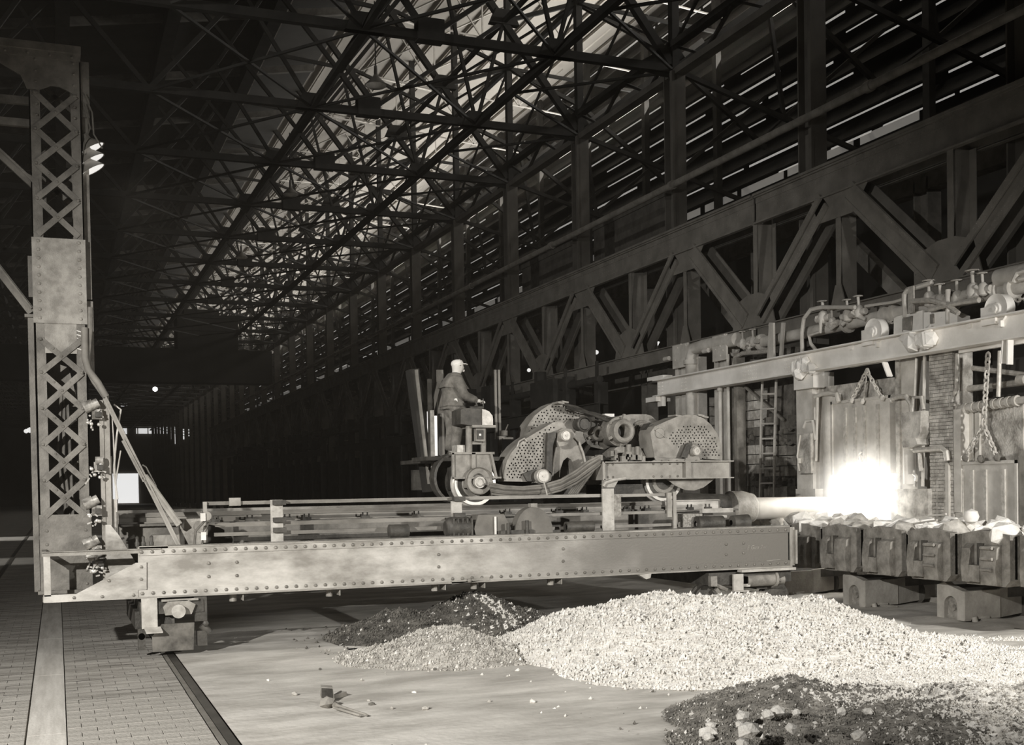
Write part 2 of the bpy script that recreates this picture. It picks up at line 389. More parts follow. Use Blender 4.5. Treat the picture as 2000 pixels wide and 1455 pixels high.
# ================================================================ columns and roof trusses
YC = [17.5 + 6.9 * k for k in range(33)]
colroot = []
for k, y in enumerate(YC):
    lab = ('dark riveted steel column above the crane girder, %s from the right edge' % ORD[k].replace('nearest', 'first')) if k < 10 else 'distant dark steel column in the row above the crane girder'
    r = root('building_column', (18, y, 0), lab, 'column', 'columns behind the crane girder')
    b = MB(); b.ibar((18, y, 0), (18, y, 15.0), .42, .62, .045, .04, (0, 1, 0)); part(b, 'shaft', COLM, r, False)
    b = MB(); b.box(17.72, 17.80, y - .34, y - .22, .3, 15); part(b, 'face_angle', COLM, r, False)
    b = MB(); b.bar((18, y, 15.0), (18, y, 25.0), .24, .26); part(b, 'upper_post', ROOFD, r, False)
    if k < 12:
        b = MB(); b.prism([(17.6, y, 14.9), (18.4, y, 14.9), (18.6, y, 15.3), (18, y, 16.1), (17.2, y, 15.5), (16.7, y, 15.2), (16.9, y, 15.0)], (0, .03, 0)); part(b, 'gusset_plate', ROOFD, r, False)
half = [((18, 15.15), (10.2, 25.0), .22), ((10.1, 15.15), (15.1, 18.85), .13), ((15.1, 18.85), (18, 19.9), .14), ((8.2, 15.15), (9.15, 16.4), .22), ((9.15, 16.4), (13.2, 21.6), .15),
        ((10.1, 15.15), (9.15, 16.4), .16), ((9.15, 16.4), (5.0, 21.3), .13), ((14, 15.15), (15.1, 18.85), .11), ((14, 15.15), (12.4, 22.2), .11), ((18, 19.9), (13.2, 21.6), .13), ((13.2, 21.6), (8.2, 22.0), .14),
        ((8.2, 15.15), (6.0, 18.6), .12), ((6.0, 18.6), (3, 15.15), .14), ((6.0, 18.6), (8.2, 22), .12)]
right = [((18, 19.9), (21.3, 18.7), .16), ((21.3, 18.7), (26, 15.4), .16), ((18, 15.15), (23.2, 19.2), .2), ((18, 15.15), (26, 13.0), .14), ((21.3, 18.7), (22, 14.1), .12), ((18, 19.9), (24, 19.6), .12), ((22, 14.1), (26, 17.4), .12)]
mk = emat  # keep names short
def truss(y, full, lab):
    mem = [(a, c, wd, 'web_member') for a, c, wd in half] + [((6 - a[0], a[1]), (6 - c[0], c[1]), wd, 'web_member') for a, c, wd in half] + [(a, c, wd, 'outer_brace') for a, c, wd in right]
    if full:
        r = root('roof_truss', (3, y, 15.15), lab, 'roof truss', 'roof trusses across the hall')
        b = MB(); b.bar((18, y, 15.15), (-14, y, 15.15), .22, .24); part(b, 'bottom_chord', ROOFD, r, False)
        for a, c, wd, nm in mem:
            b = MB(); b.bar((a[0], y, a[1]), (c[0], y, c[1]), wd, wd, (0, 1, 0)); part(b, nm, ROOFD, r, False)
        for x in (14, 8.2, 15.1):
            z = 15.15 if x != 15.1 else 18.85
            b = MB(); b.prism([(x - .55, y - .14, z - .12), (x + .55, y - .14, z - .12), (x + .32, y - .14, z + .4), (x - .32, y - .14, z + .4)], (0, .28, 0)); part(b, 'gusset_plate', ROOFD, r, False)
        b = MB(); b.box(9.72, 10.5, y - .2, y + .2, 15.0, 15.62); part(b, 'box_gusset', ROOFD, r, False)
    else:
        b = MB(); b.bar((18, y, 15.15), (-14, y, 15.15), .22, .24)
        for a, c, wd, nm in mem: b.bar((a[0], y, a[1]), (c[0], y, c[1]), wd, wd, (0, 1, 0))
        solo(b, 'roof_truss', ROOFD, 'distant dark steel roof truss far down the hall', 'roof truss', 'distant roof trusses', smooth=False)
for k, y in enumerate(YC):
    if k < 1: continue
    n = k - 1
    truss(y, k < 10, ('dark roof truss crossing the hall overhead, %s from the camera' % ORD[n].replace('nearest', 'nearest')) if k < 10 else None)
# longitudinal members and bay bracing
def longi(name, lab, mbs, cat='roof beam', m=ROOFD):
    r = root(name, (mbs[0][1], 20, mbs[0][2]), lab, cat)
    for b, _, _, nm in mbs: part(b, nm, m, r, False)
for x, z, wd, lab in ((14, 15.15, .2, 'long dark roof strut at truss chord height left of the column tops'), (8.2, 15.15, .16, 'long dark strut at chord height near the hanging lamps'), (15.1, 18.85, .13, 'thin upper lengthwise strut above the right-hand chord nodes'), (18, 19.9, .16, 'upper lengthwise strut joining the column posts'), (9.15, 16.4, .13, 'thin lengthwise strut above the box gussets')):
    bb = MB(); bb.bar((x, 17.5, z), (x, 245, z), wd, wd * 1.2); L = [(bb, x, z, 'strut')]
    longi('longitudinal_strut', lab, L)
r = root('eave_girder', (18, 17.5, 15), 'deep dark lattice girder joining the tops of the columns', 'roof beam')
b = MB(); b.bar((18, 10, 15.0), (18, 245, 15.0), .35, .2); part(b, 'bottom_chord', COLM, r, False)
b = MB(); b.bar((18, 10, 15.9), (18, 245, 15.9), .3, .18); part(b, 'top_chord', ROOFD, r, False)
b = MB()
for k in range(32):
    y = YC[k]
    for q in range(4): b.bar((18, y + q * 1.725, 15.0 if q % 2 else 15.9), (18, y + (q + 1) * 1.725, 15.9 if q % 2 else 15.0), .08, .1, (1, 0, 0))
part(b, 'lacing', ROOFD, r, False, kind='stuff')
for k in range(1, 26):
    y0, y1 = YC[k], YC[k + 1]
    b = MB(); near = []
    for a, c in (((14, y0, 15.1), (8.2, y1, 15.1)), ((8.2, y0, 15.1), (14, y1, 15.1)), ((18, y0, 15.1), (14, (y0 + y1) / 2, 15.1)), ((18, y1, 15.1), (14, (y0 + y1) / 2, 15.1)),
                 ((8.2, y0, 15.1), (3, y1, 15.1)), ((8.2, y1, 15.1), (3, y0, 15.1)),
                 ((18, y0, 19.9), (15.1, y1, 18.85)), ((18, y0, 15.9), (18, y1, 19.9)), ((18, y1, 15.9), (18, y0, 19.9)), ((22, y0, 14.1), (25.5, y1, 15.5))):
        b.bar(a, c, .075, .075); near.append((a, c))
    lab = 'crossed dark bracing between the %s and next roof truss' % ORD[k - 1] if k < 10 else 'crossed dark bracing between distant roof trusses'
    if k < 9:
        r = root('bay_bracing', (14, y0, 15.1), lab, 'bracing', 'bay bracing in the roof')
        for a, c in near: b = MB(); b.bar(a, c, .075, .075); part(b, 'brace', ROOFD, r, False)
    else: solo(b, 'bay_bracing', ROOFD, lab, 'bracing', 'bay bracing in the roof', smooth=False)
# pale monitor trusses under the lit roof
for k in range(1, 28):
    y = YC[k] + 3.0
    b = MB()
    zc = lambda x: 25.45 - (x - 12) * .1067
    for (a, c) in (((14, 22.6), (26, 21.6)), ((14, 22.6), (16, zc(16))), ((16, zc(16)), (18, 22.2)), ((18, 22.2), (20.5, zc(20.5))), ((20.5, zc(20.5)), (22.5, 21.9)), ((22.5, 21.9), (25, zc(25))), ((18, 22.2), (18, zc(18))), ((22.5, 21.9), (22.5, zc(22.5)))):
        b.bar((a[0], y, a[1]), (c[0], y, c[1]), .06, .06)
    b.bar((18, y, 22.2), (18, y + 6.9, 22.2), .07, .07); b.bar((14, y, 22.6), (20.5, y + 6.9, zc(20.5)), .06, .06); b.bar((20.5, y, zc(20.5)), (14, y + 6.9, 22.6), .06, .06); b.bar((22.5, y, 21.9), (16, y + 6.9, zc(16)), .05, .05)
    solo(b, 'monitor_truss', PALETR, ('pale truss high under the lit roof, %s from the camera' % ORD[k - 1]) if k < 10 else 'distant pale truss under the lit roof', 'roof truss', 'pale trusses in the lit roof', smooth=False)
# rafters under the dark roof
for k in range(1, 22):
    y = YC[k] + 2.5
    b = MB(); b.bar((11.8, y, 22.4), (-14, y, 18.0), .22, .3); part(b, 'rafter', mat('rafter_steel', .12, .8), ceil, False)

# hanging high-bay lamps
def lamp(x, y, z, lab, s=1.0):
    r = root('hanging_lamp', (x, y, z), lab, 'lamp', 'bell lamps hanging from the roof')
    b = MB(); b.lathe([(.02, .62), (.05, .6), (.06, .34), (.10, .26), (.30 * s, .06), (.36 * s, 0), (.34 * s, 0), (.09, .22)], (x, y, z), (0, 0, 1), 18); part(b, 'shade', mat('lamp_shade', .16, .5), r)
    b = MB(); b.lathe([(.33 * s, .0), (.25 * s, -.06), (.001, -.09)], (x, y, z), (0, 0, 1), 18); part(b, 'lens', mat('dull_lens', .5, .3), r)
    b = MB(); b.tube((x, y, z + .6), (x, y, z + 2.6), .02); part(b, 'stem', ROOFD, r)
lamp(9.5, 34.9, 14.9, 'large bell lamp hanging before the lit roof near top centre'); lamp(9.5, 48.9, 14.9, 'smaller bell lamp hanging further down the hall, below and left of the large one')
lamp(9.5, 62.9, 14.9, 'third and tiny bell lamp far down the hall')

# ================================================================ runway truss girder
for s, (ya, yb, lab) in enumerate([(2.0, 25.45, 'riveted crane runway truss span nearest the camera, above the furnace doors'), (25.55, 53.4, 'second crane runway truss span, beyond the first chord joint'), (53.5, 88.4, 'third crane runway truss span, above and behind the standing man'), (88.5, 140, 'farthest crane runway truss span, running into the dark')]):
    r = root('runway_truss', (17, ya, 6.0), lab, 'crane girder')
    det = s < 3
    b = MB(); b.box(17, 17.03, ya, yb, 9.08, 9.78); b.box(17.57, 17.6, ya, yb, 9.08, 9.78); b.box(16.88, 17.72, ya, yb, 9.78, 9.84); b.box(16.9, 17.03, ya, yb, 9.06, 9.1); b.box(17.57, 17.7, ya, yb, 9.06, 9.1); part(b, 'top_chord', RUN, r, False)
    b = MB(); b.box(16.985, 17, ya, yb, 9.6, 9.78); b.box(16.985, 17, ya, yb, 9.09, 9.17); b.box(16.93, 17, ya, yb, 9.74, 9.78); part(b, 'chord_angles', RUN, r, False)
    b = MB(); b.box(17.22, 17.32, ya, yb, 9.84, 9.96); part(b, 'crane_rail', DARK, r, False)
    b = MB(); b.box(17, 17.03, ya, yb, 6.03, 6.42); b.box(17.57, 17.6, ya, yb, 6.03, 6.42); b.box(16.9, 17.7, ya, yb, 6.42, 6.45); b.box(16.92, 17.03, ya, yb, 6.01, 6.04); part(b, 'bottom_chord', RUN, r, False)
    if det:
        b = MB(); st = .11 if s == 0 else .14 if s == 1 else .25
        n = int((yb - ya) / st)
        for i in range(n):
            y = ya + (i + .5) * st
            if y < 8: continue
            for z in ((9.72, 9.64, 9.55, 9.13) if s < 1 else (9.70, 9.62, 9.13)): b.dome((16.985 if z > 9.6 or z < 9.2 else 17.0, y, z), (-1, 0, 0), .016)
            if int(y / 1.75) % 2:
                for z in (9.28, 9.40, 9.5): b.dome((17, y, z), (-1, 0, 0), .016)
            if s < 2:
                for z in (6.36, 6.09): b.dome((17, y, z), (-1, 0, 0), .014)
        part(b, 'rivets', RUN, r, False, kind='stuff')
    k0 = math.ceil((ya - 18.6 - .3) / 7.0); k = k0
    while 18.6 + 7 * k < yb + 3:
        n = 18.6 + 7 * k
        # bottom node gusset, top node gusset
        if ya <= n < yb:
            b = MB(); b.prism([(16.97, n - 1.0, 6.38), (16.97, n + 1.0, 6.38), (16.97, n + .75, 7.15), (16.97, n + .25, 7.3), (16.97, n - .25, 7.3), (16.97, n - .75, 7.15)], (.03, 0, 0)); part(b, 'gusset_plate', RUN, r, False)
            b = MB(); b.box(16.98, 17.0, n - .19, n - .03, 6.9, 9.1); b.box(17.0, 17.5, n - .12, n - .09, 6.5, 9.1); b.box(17.48, 17.5, n - .3, n + .1, 6.5, 9.1); part(b, 'vertical_post', RUN, r, False)
        if ya < n + 3.5 < yb:
            t = n + 3.5
            b = MB(); b.prism([(16.97, t - 1.1, 9.12), (16.97, t + 1.0, 9.12), (16.97, t + .7, 8.5), (16.97, t - .55, 8.5)], (.03, 0, 0)); part(b, 'gusset_plate', RUN, r, False)
            b = MB(); b.box(16.99, 17.01, t - .08, t + .08, 6.44, 9.1); b.box(17.01, 17.5, t - .015, t + .015, 6.44, 9.1); b.prism([(16.97, t - .28, 6.42), (16.97, t + .28, 6.42), (16.97, t + .1, 6.95), (16.97, t - .1, 6.95)], (.03, 0, 0)); part(b, 'thin_post', RUN, r, False)
        for sg, heavy in ((1, True), (-1, False)):
            # diagonal from bottom node n up to n+3.5*sg
            tt = n + 3.5 * sg
            a, c = V((16.96, n + .35 * sg, 6.62)), V((16.96, tt - .45 * sg, 9.0))
            if not (ya <= (a.y + c.y) / 2 < yb): continue
            d = (c - a).normalized(); nrm = V((0, -d.z, d.y))
            b = MB()
            if heavy:
                b.bar(a, c, .03, .50, nrm); b.bar(a + V((-.03, 0, 0)) + nrm * .2, c + V((-.03, 0, 0)) + nrm * .2, .03, .09, nrm); b.bar(a + V((-.03, 0, 0)) - nrm * .2, c + V((-.03, 0, 0)) - nrm * .2, .03, .09, nrm)
                b.bar(a + V((.56, 0, 0)), c + V((.56, 0, 0)), .03, .5, nrm)
                part(b, 'heavy_diagonal', RUN, r, False)
                if det:
                    b = MB(); L = (c - a).length; m_ = 7
                    e = -.24
                    for i in range(m_):
                        p, q = a + d * (L * (.12 + .76 * i / m_)), a + d * (L * (.12 + .76 * (i + 1) / m_))
                        x0_, x1_ = (.04, .52) if i % 2 else (.52, .04)
                        b.bar(p + V((x0_, 0, 0)) + nrm * e, q + V((x1_, 0, 0)) + nrm * e, .11, .02, nrm)
                    for fr in (.06, .94, .5): p = a + d * L * fr; b.box(p.x + .03, p.x + .53, p.y - .2, p.y + .2, p.z - .2, p.z + .2) if 0 else b.bar(p + V((.03, 0, 0)) + nrm * e, p + V((.55, 0, 0)) + nrm * e, .5, .02, nrm)
                    part(b, 'lacing', RUN, r, False)
            else:
                for e in (-.17, .17): b.bar(a + nrm * e + V((-.03, 0, 0)), c + nrm * e + V((-.03, 0, 0)), .06, .15, nrm)
                b.bar(a + V((.02, 0, 0)), c + V((.02, 0, 0)), .02, .3, nrm); b.bar(a + V((.5, 0, 0)), c + V((.5, 0, 0)), .1, .4, nrm)
                part(b, 'twin_bar_diagonal', RUN, r, False)
            if s < 2:
                b = MB(); L = (c - a).length
                for i in range(int(L / .11)):
                    for e in ((-.2, .2) if heavy else (-.22, -.13, .13, .22)): b.dome(a + d * (i + .5) * .11 + nrm * e + V((-.045 if heavy else -.06, 0, 0)), (-1, 0, 0), .015)
                part(b, 'rivets', RUN, r, False, kind='stuff')
        k += 1
# long pipe along the column row
b = MB(); p0, p1 = at(1700, 170, X=17.35), at(1000, 517, X=17.35); z = (p0.z + p1.z) / 2
b.tube((17.35, 8, z), (17.35, 120, z), .10, n=10)
for i in range(12): b.tube((17.35, 12.3 + 9 * i, z), (17.35, 12.5 + 9 * i, z), .135, n=10)
solo(b, 'overhead_pipe', mat('pipe_dark', .22, .7), 'long dark pipe running along the columns above the crane girder', 'pipe')
# catwalk pieces / duct boxes behind the girder
for (px0, px1, py0, py1, X, lab) in ((1160, 1300, 440, 490, 19.5, 'dark duct section behind the third column, above the girder'), (1020, 1125, 480, 560, 19.5, 'dark riveted plate panel behind the girder left of the duct')):
    a, c = at(px0, py1, X=X), at(px1, py0, X=X); b = MB(); b.box(X, X + .5, c.y, a.y, a.z - .9, a.z + .9); b.box(X - .05, X, c.y, a.y, a.z + .75, a.z + .95); solo(b, 'duct_section', mat('duct_steel', .12, .8), lab, 'duct', smooth=False)
# columns and second truss deeper inside, dim behind the runway girder
for k in range(12):
    y = 15.1 + 7 * k
    b = MB(); b.ibar((19.6, y, 4.6), (19.6, y, 9.6), .4, .5, .05, .05, (0, 1, 0)); b.bar((19.6, y, 6.2), (19.6, y + 3.5, 9.2), .25, .35); b.bar((19.6, y + 7, 6.2), (19.6, y + 3.5, 9.2), .25, .35)
    solo(b, 'inner_stanchion', mat('inner_steel', .20, .8), ('dim inner stanchion with raking struts behind the runway truss, %s from the camera' % ORD[k]) if k < 6 else 'distant dim inner stanchion behind the runway truss', 'column', 'inner stanchions', smooth=False)
b = MB(); b.box(19.4, 19.8, 4, 120, 9.3, 9.8); b.box(19.4, 19.8, 4, 120, 5.9, 6.3); solo(b, 'inner_beam', mat('inner_steel', .2), 'dim pair of inner beams behind the runway truss', 'crane girder', smooth=False)
# small lit lamps deep inside the furnace aisle
for i, (px, py, rr) in enumerate([(1161, 656, .10), (1159, 673, .10), (1165, 688, .10), (1286, 671, .09), (1286, 680, .09), (1108, 715, .10), (1131, 714, .11), (990, 735, .15), (993, 745, .12), (998, 738, .09), (1033, 723, .10), (806, 788, .12), (514, 855, .2), (520, 848, .15), (58, 840, .25), (51, 842, .2)]):
    X = 22.0 if px > 600 else (26 if px > 400 else -3.5)
    p = at(px, py, X=X) if px > 400 else at(px, py, Y=110)
    lab = 'small glowing lamp seen %s' % ['high between the runway diagonals, topmost of three', 'between the runway diagonals, middle of three', 'between the runway diagonals, lowest of three', 'above the lower chord near the furnace, upper one of two', 'above the lower chord near the furnace, lower one of two', 'left of centre above the gear guards, dimmer one', 'above the gear guards, brighter one', 'right of the man, largest of the cluster', 'right of the man, lower in the cluster', 'right of the man, rightmost in the cluster', 'right of the man beside the diagonal foot', 'left of the man behind the girder', 'far down the hall above the long rail', 'far down the hall, twin of the rail lamp', 'far left behind the mast, right one', 'far left behind the mast, left one'][i]
    b = MB(); b.lathe([(.001, -rr), (rr * .8, -rr * .6), (rr, 0), (rr * .8, rr * .6), (.001, rr)], p, (0, 0, 1), 10); solo(b, 'small_lamp', LAMPF, lab, 'lamp', 'small lit lamps in the background')
p = at(303, 760, Y=95); b = MB(); b.lathe([(.001, -.2), (.16, -.12), (.2, 0), (.16, .12), (.001, .2)], p, (0, 0, 1), 10); solo(b, 'crane_lamp', emat('star_lamp', 1, 4, .2), 'bright starlike lamp hanging in the dark below the far crane', 'lamp')
p = at(242, 791, Y=240); b = MB(); b.box(p.x - .6, p.x + .6, 240, 240.1, p.z - .25, p.z + .25); solo(b, 'far_window_lamp', LAMPF, 'small flat bright lamp high on the far end wall', 'lamp')
p = at(314, 786, Y=240); b = MB(); b.box(p.x - .2, p.x + .2, 240, 240.1, p.z - .3, p.z + .3); solo(b, 'far_window_lamp', LAMPF, 'tiny lamp high on the far end wall, right of the flat one', 'lamp')

# overhead crane far down the hall
r = root('overhead_crane', (6, 98, 11), 'dark travelling crane silhouetted far down the hall under the trusses', 'crane')
a, c = at(150, 775, Y=98), at(575, 690, Y=98)
b = MB(); b.box(-10, 17, 97, 99, 11.3, 14.0); part(b, 'bridge_girder', DWALL, r, False)
a, c = at(345, 690, Y=98), at(462, 640, Y=98); b = MB(); b.box(a.x, c.x, 97, 100, 14.0, 16.6); b.box(a.x + .6, c.x - 1.5, 97.2, 99.6, 16.6, 17.3); part(b, 'trolley', DWALL, r, False)


# ================================================================ floor rails
def rail(x, y0, y1, lab, w_=.11, z=.0):
    r = root('floor_rail', (x, y0, 0), lab, 'rail', 'rails set in the floor')
    b = MB(); b.box(x - w_ / 2, x + w_ / 2, y0, y1, -.05, z + .008); part(b, 'rail_head', RAILM, r, False)
    b = MB(); b.box(x - w_ / 2 - .05, x - w_ / 2 - .01, y0, y1, -.06, z - .004); part(b, 'guard_strip', JOINT, r, False)
r = root('floor_rail', (1.48, 6, 0), 'dark steel rail sunk in the floor, running to the bottom edge under the machine truck', 'rail', 'rails set in the floor')
b = MB(); b.box(1.397, 1.452, 6, 200, -.08, .0); part(b, 'rail_side', mat('rail_side_steel', .2, .5, .2, .2, 4), r, False)
b = MB(); b.box(1.458, 1.555, 6, 200, -.08, .004); part(b, 'rail_head', mat('rail_head_dark', .05, .35, .3, .5, 2.5), r, False)
rail(-1.6, 6, 200, 'thin steel rail in the paved floor at far left, beyond the mast', .10, .02)
rail(13.95, 6, 60, 'rail under the buggies, side nearest the pile', .07, .03); rail(15.2, 6, 60, 'rail under the buggies, side nearest the furnace', .07, .03)

# ================================================================ charging machine bridge
BR = root('charging_bridge', (6.5, 18.5, .85), 'low riveted bridge of the charging machine with lattice mast at its left end', 'machine bridge')
YG = 17.6
def P(x, y, Y=YG): return at(x, y, Y=Y)
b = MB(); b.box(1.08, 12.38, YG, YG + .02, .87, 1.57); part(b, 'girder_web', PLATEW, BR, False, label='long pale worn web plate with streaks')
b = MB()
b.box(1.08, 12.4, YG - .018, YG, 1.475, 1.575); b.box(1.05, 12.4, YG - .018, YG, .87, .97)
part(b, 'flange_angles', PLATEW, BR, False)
b = MB(); b.box(1.08, 12.42, YG - .03, YG + .34, 1.575, 1.6); b.box(1.05, 12.42, YG - .04, YG + .34, .845, .87); part(b, 'flange_plates', STEEL, BR, False)
b = MB(); b.box(12.38, 12.42, YG - .03, YG + .02, .85, 1.6); b.box(12.36, 12.5, YG, YG + .02, .87, 1.57); b.box(12.48, 12.52, YG - .06, YG + .02, .9, 1.52); part(b, 'end_stiffener', STEEL, BR, False)
b = MB(); x = 1.13
while x < 12.35:
    b.dome((x, YG - .018, 1.525), (0, -1, 0), .029); b.dome((x, YG - .018, .92), (0, -1, 0), .029); x += .15 if x < 4.6 else .168
for px, ys in ((408, (1100, 1126)), (463, (1098, 1124)), (857, (1083, 1107)), (1100, (1072, 1096)), (1418, (1063, 1083)), (1452, (1061, 1080))):
    for py in ys: b.dome(P(px, py), (0, -1, 0), .029)
part(b, 'rivets', RIVET, BR, True, kind='stuff')
b = MB(); b.prism([P(*q) - V((0, .03, 0)) for q in ((137, 1163), (150, 1159), (265, 1099), (286, 1098), (286, 1151), (270, 1152), (270, 1169), (137, 1175))], (0, .02, 0)); part(b, 'corner_gusset', PLATE, BR, False)
b = MB()
for q in ((145, 1167), (200, 1165), (261, 1162), (276, 1107), (276, 1131), (213, 1134)): b.dome(P(*q) - V((0, .03, 0)), (0, -1, 0), .026)
part(b, 'rivets', RIVET, BR, True, kind='stuff')
# end guard frame
b = MB(); z = 1.545; b.box(-.22, 1.1, YG - .02, YG + .03, z - .035, z + .02); b.box(-.22, 1.4, YG - .05, YG + .06, z + .02, z + .032); part(b, 'guard_top_rail', STEEL, BR, False)
b = MB(); b.box(-.20, -.11, YG - .012, YG, .94, 1.51); part(b, 'guard_post', LIGHTP, BR, False)
b = MB(); b.box(-.21, .22, YG - .012, YG, .862, .96); b.box(-.21, .3, YG - .012, YG + .5, .85, .862); part(b, 'guard_bottom_rail', PLATE, BR, False)
b = MB(); b.box(-.22, -.16, YG, YG + 1.0, 1.52, 1.58); b.box(-.22, -.16, YG, YG + 1.0, .86, .93); part(b, 'guard_side_rail', STEEL, BR, False)
b = MB(); b.box(1.1, 1.5, YG - .03, YG + .1, 1.575, 1.61); part(b, 'rail_splice', LIGHTP, BR, False)
# chalk writing
M = Matrix(((1, 0, 0, 0), (0, 0, -1, 0), (0, 1, 0, 0), (0, 0, 0, 1)))
q = P(1458, 1073) - V((0, .004, 0)); text('E Gun 7w', .10, Matrix.Translation(q) @ M, 'chalk_mark', mat('faint_chalk', .30, .9), BR)
b = MB(); b.bar(P(1497, 1095.5) - V((0, .003, 0)), P(1524, 1092.5) - V((0, .003, 0)), .004, .012); part(b, 'chalk_line', mat('faint_chalk', .30, .9), BR, False)
# rear girders, deck and trolley rails
b = MB(); b.box(.9, 12.2, 19.08, 19.12, 1.36, 1.86); b.box(.9, 12.2, 18.98, 19.4, 1.86, 1.895); b.box(.9, 12.2, 18.98, 19.4, 1.34, 1.37); b.box(.9, 12.2, 19.38, 19.4, 1.36, 1.86); part(b, 'track_beam', mat('grimy_beam', .16, .6, .1, .5, 1.6, .3, 20), BR, False)
b = MB(); b.box(.9, 11.9, 19.14, 19.21, 2.0, 2.07); b.box(.9, 11.9, 19.165, 19.185, 1.92, 2.0); b.box(.9, 11.9, 19.10, 19.25, 1.9, 1.925); part(b, 'trolley_rail', BAR, BR, False, label='worn trolley rail with bright web')
for i, px in enumerate((420, 487, 560, 598, 712, 812, 990, 1040, 1090, 1140, 1222, 1262, 1345, 1380)):
    p = at(px, 1006, Y=19.08); b = MB(); b.box(p.x - .07, p.x + .07, 19.0, 19.12, 1.895, 1.945)
    for e in (-.04, .04): b.tube((p.x + e, 19.04, 1.93), (p.x + e, 19.04, 2.0), .013, n=6)
    part(b, 'rail_clip', DARK, BR)
b = MB(); b.box(.9, 12.2, 22.1, 22.5, 1.36, 1.9); b.box(.9, 12.2, 22.26, 22.34, 1.9, 2.07); part(b, 'rear_track_beam', STEEL, BR, False)
b = MB(); b.box(.9, 12.3, 23.6, 23.65, .87, 1.57); part(b, 'rear_girder', STEEL, BR, False)
for x in (1.2, 4.2, 7.3, 10.2, 12.0):
    b = MB(); b.ibar((x, YG + .03, 1.15), (x, 23.6, 1.15), .16, .4, .02, .015); part(b, 'cross_beam', DARK, BR, False)
# near machinery well floor plate between girder and track beam
b = MB(); b.box(1.1, 12.3, YG + .34, 18.95, 1.30, 1.32); part(b, 'walkway_plate', DARK, BR, False)
# conductor bars and posts
for px0, px1, py0, py1, rr in ((400, 1180, 983, 968, .028), (1190, 1312, 968, 966, .026), (420, 868, 1026, 1013, .03), (1010, 1312, 1008, 999, .026), (418, 860, 1044, 1031, .028), (1060, 1312, 1034, 1023, .026)):
    a, c = at(px0, py0, Y=18.2), at(px1, py1, Y=18.2); z = (a.z + c.z) / 2
    b = MB(); b.box(a.x, c.x, 18.18, 18.22, z - rr, z + rr); part(b, 'conductor_bar', BAR, BR, False)
for px0, px1, py0, py1, mm, nm in ((530, 552, 976, 1062, LIGHTP, 'bar_post'), (882, 902, 978, 1010, LIGHTP, 'bar_post'), (1178, 1199, 954, 1041, LIGHTP, 'bar_post'), (1200, 1213, 966, 1010, mat('rusty_post', .3, .8, 0, .4, 14), 'bar_post'), (1304, 1312, 962, 1010, STEEL, 'bar_post'), (1316, 1321, 960, 1035, STEEL, 'bar_post'), (448, 470, 972, 988, STEEL, 'bar_bracket'), (398, 404, 980, 1060, STEEL, 'bar_post')):
    a, c = at(px0, py1, Y=18.12), at(px1, py0, Y=18.12); b = MB(); b.box(a.x, c.x, 18.12, 18.16, a.z, c.z)
    if px1 - px0 > 15 and py1 - py0 > 50:
        for zz in (.25, .5, .75): b.dome((a.x + .03, 18.12, a.z + (c.z - a.z) * zz), (0, -1, 0), .012); b.dome((c.x - .04, 18.12, a.z + (c.z - a.z) * zz + .05), (0, -1, 0), .014)
    part(b, nm, mm, BR)
    if nm == 'bar_post' and px1 - px0 > 15 and px0 < 1000:
        for zz in (2.2, 1.93, 1.77):
            if a.z < zz < c.z + .1: b = MB(); b.box(a.x + .03, c.x + .04, 18.05, 18.25, zz - .035, zz + .04); part(b, 'insulator', DARK, BR, False)
# machinery standing between the girders
def lx(px, py, Y): return at(px, py, Y=Y)
a = lx(760, 1045, 18.0); c = lx(797, 1045, 18.0); b = MB(); b.lathe([(.001, 0), (.07, 0), (.11, 0), (.11, c.x - a.x), (.001, c.x - a.x)], (a.x, 18.0, 1.70), (1, 0, 0), 20); part(b, 'shaft_coupling', DARK, BR)
a = lx(1105, 1040, 18.0); c = lx(1158, 1040, 18.0); b = MB(); b.lathe([(.06, .03), (.06, 0), (.095, 0), (.095, c.x - a.x), (.001, c.x - a.x)], (a.x, 18.0, 1.68), (1, 0, 0), 20); part(b, 'shaft_coupling', DARK, BR)
a = lx(870, 1050, 18.1); c = lx(930, 1012, 18.1)
b = MB(); b.lathe([(.001, 0), (.12, 0), (.17, .04), (.19, .12), (.19, .36), (.16, .44), (.09, .46), (.09, .5)], (a.x, 18.1, 1.72), (1, 0, 0), 22)
for i in range(5): b.box(a.x + .08 + i * .08, a.x + .11 + i * .08, 17.93, 18.0, 1.55, 1.88)
b.box(a.x + .02, a.x + .5, 17.92, 18.3, 1.5, 1.58); part(b, 'drive_motor', DARK, BR)
a = lx(928, 1048, 18.1); c = lx(988, 1008, 18.1)
b = MB(); b.prism([(a.x, 17.98, 1.5), (c.x + .04, 17.98, 1.5), (c.x, 17.98, 1.78), (c.x - .08, 17.98, 1.93), (a.x + .02, 17.98, 1.93), (a.x - .06, 17.98, 1.7)], (0, .35, 0)); part(b, 'gearbox', DULL, BR, False)
a = lx(966, 1048, 17.96); c = lx(970, 1009, 17.96); b = MB(); b.box(a.x, a.x + .03, 17.94, 17.97, a.z, c.z); part(b, 'white_gauge_bar', mat('white_paint', .85, .5), BR, False, label='white upright stick')
a = lx(1003, 1046, 17.95); c = lx(1080, 1046, 17.95); m_ = (a.x + c.x) / 2
pts = [(a.x, 17.95, 1.5)] + [(m_ + (c.x - a.x) / 2 * math.cos(t) * (1 if math.cos(t) > 0 else .9), 17.95, 1.62 + .42 * math.sin(t)) for t in [math.pi - k * math.pi / 12 for k in range(13)]] + [(c.x, 17.95, 1.5)]
b = MB(); b.prism(pts, (0, .22, 0)); part(b, 'gear_cover', DULL, BR, False, label='half-round dark gear cover')
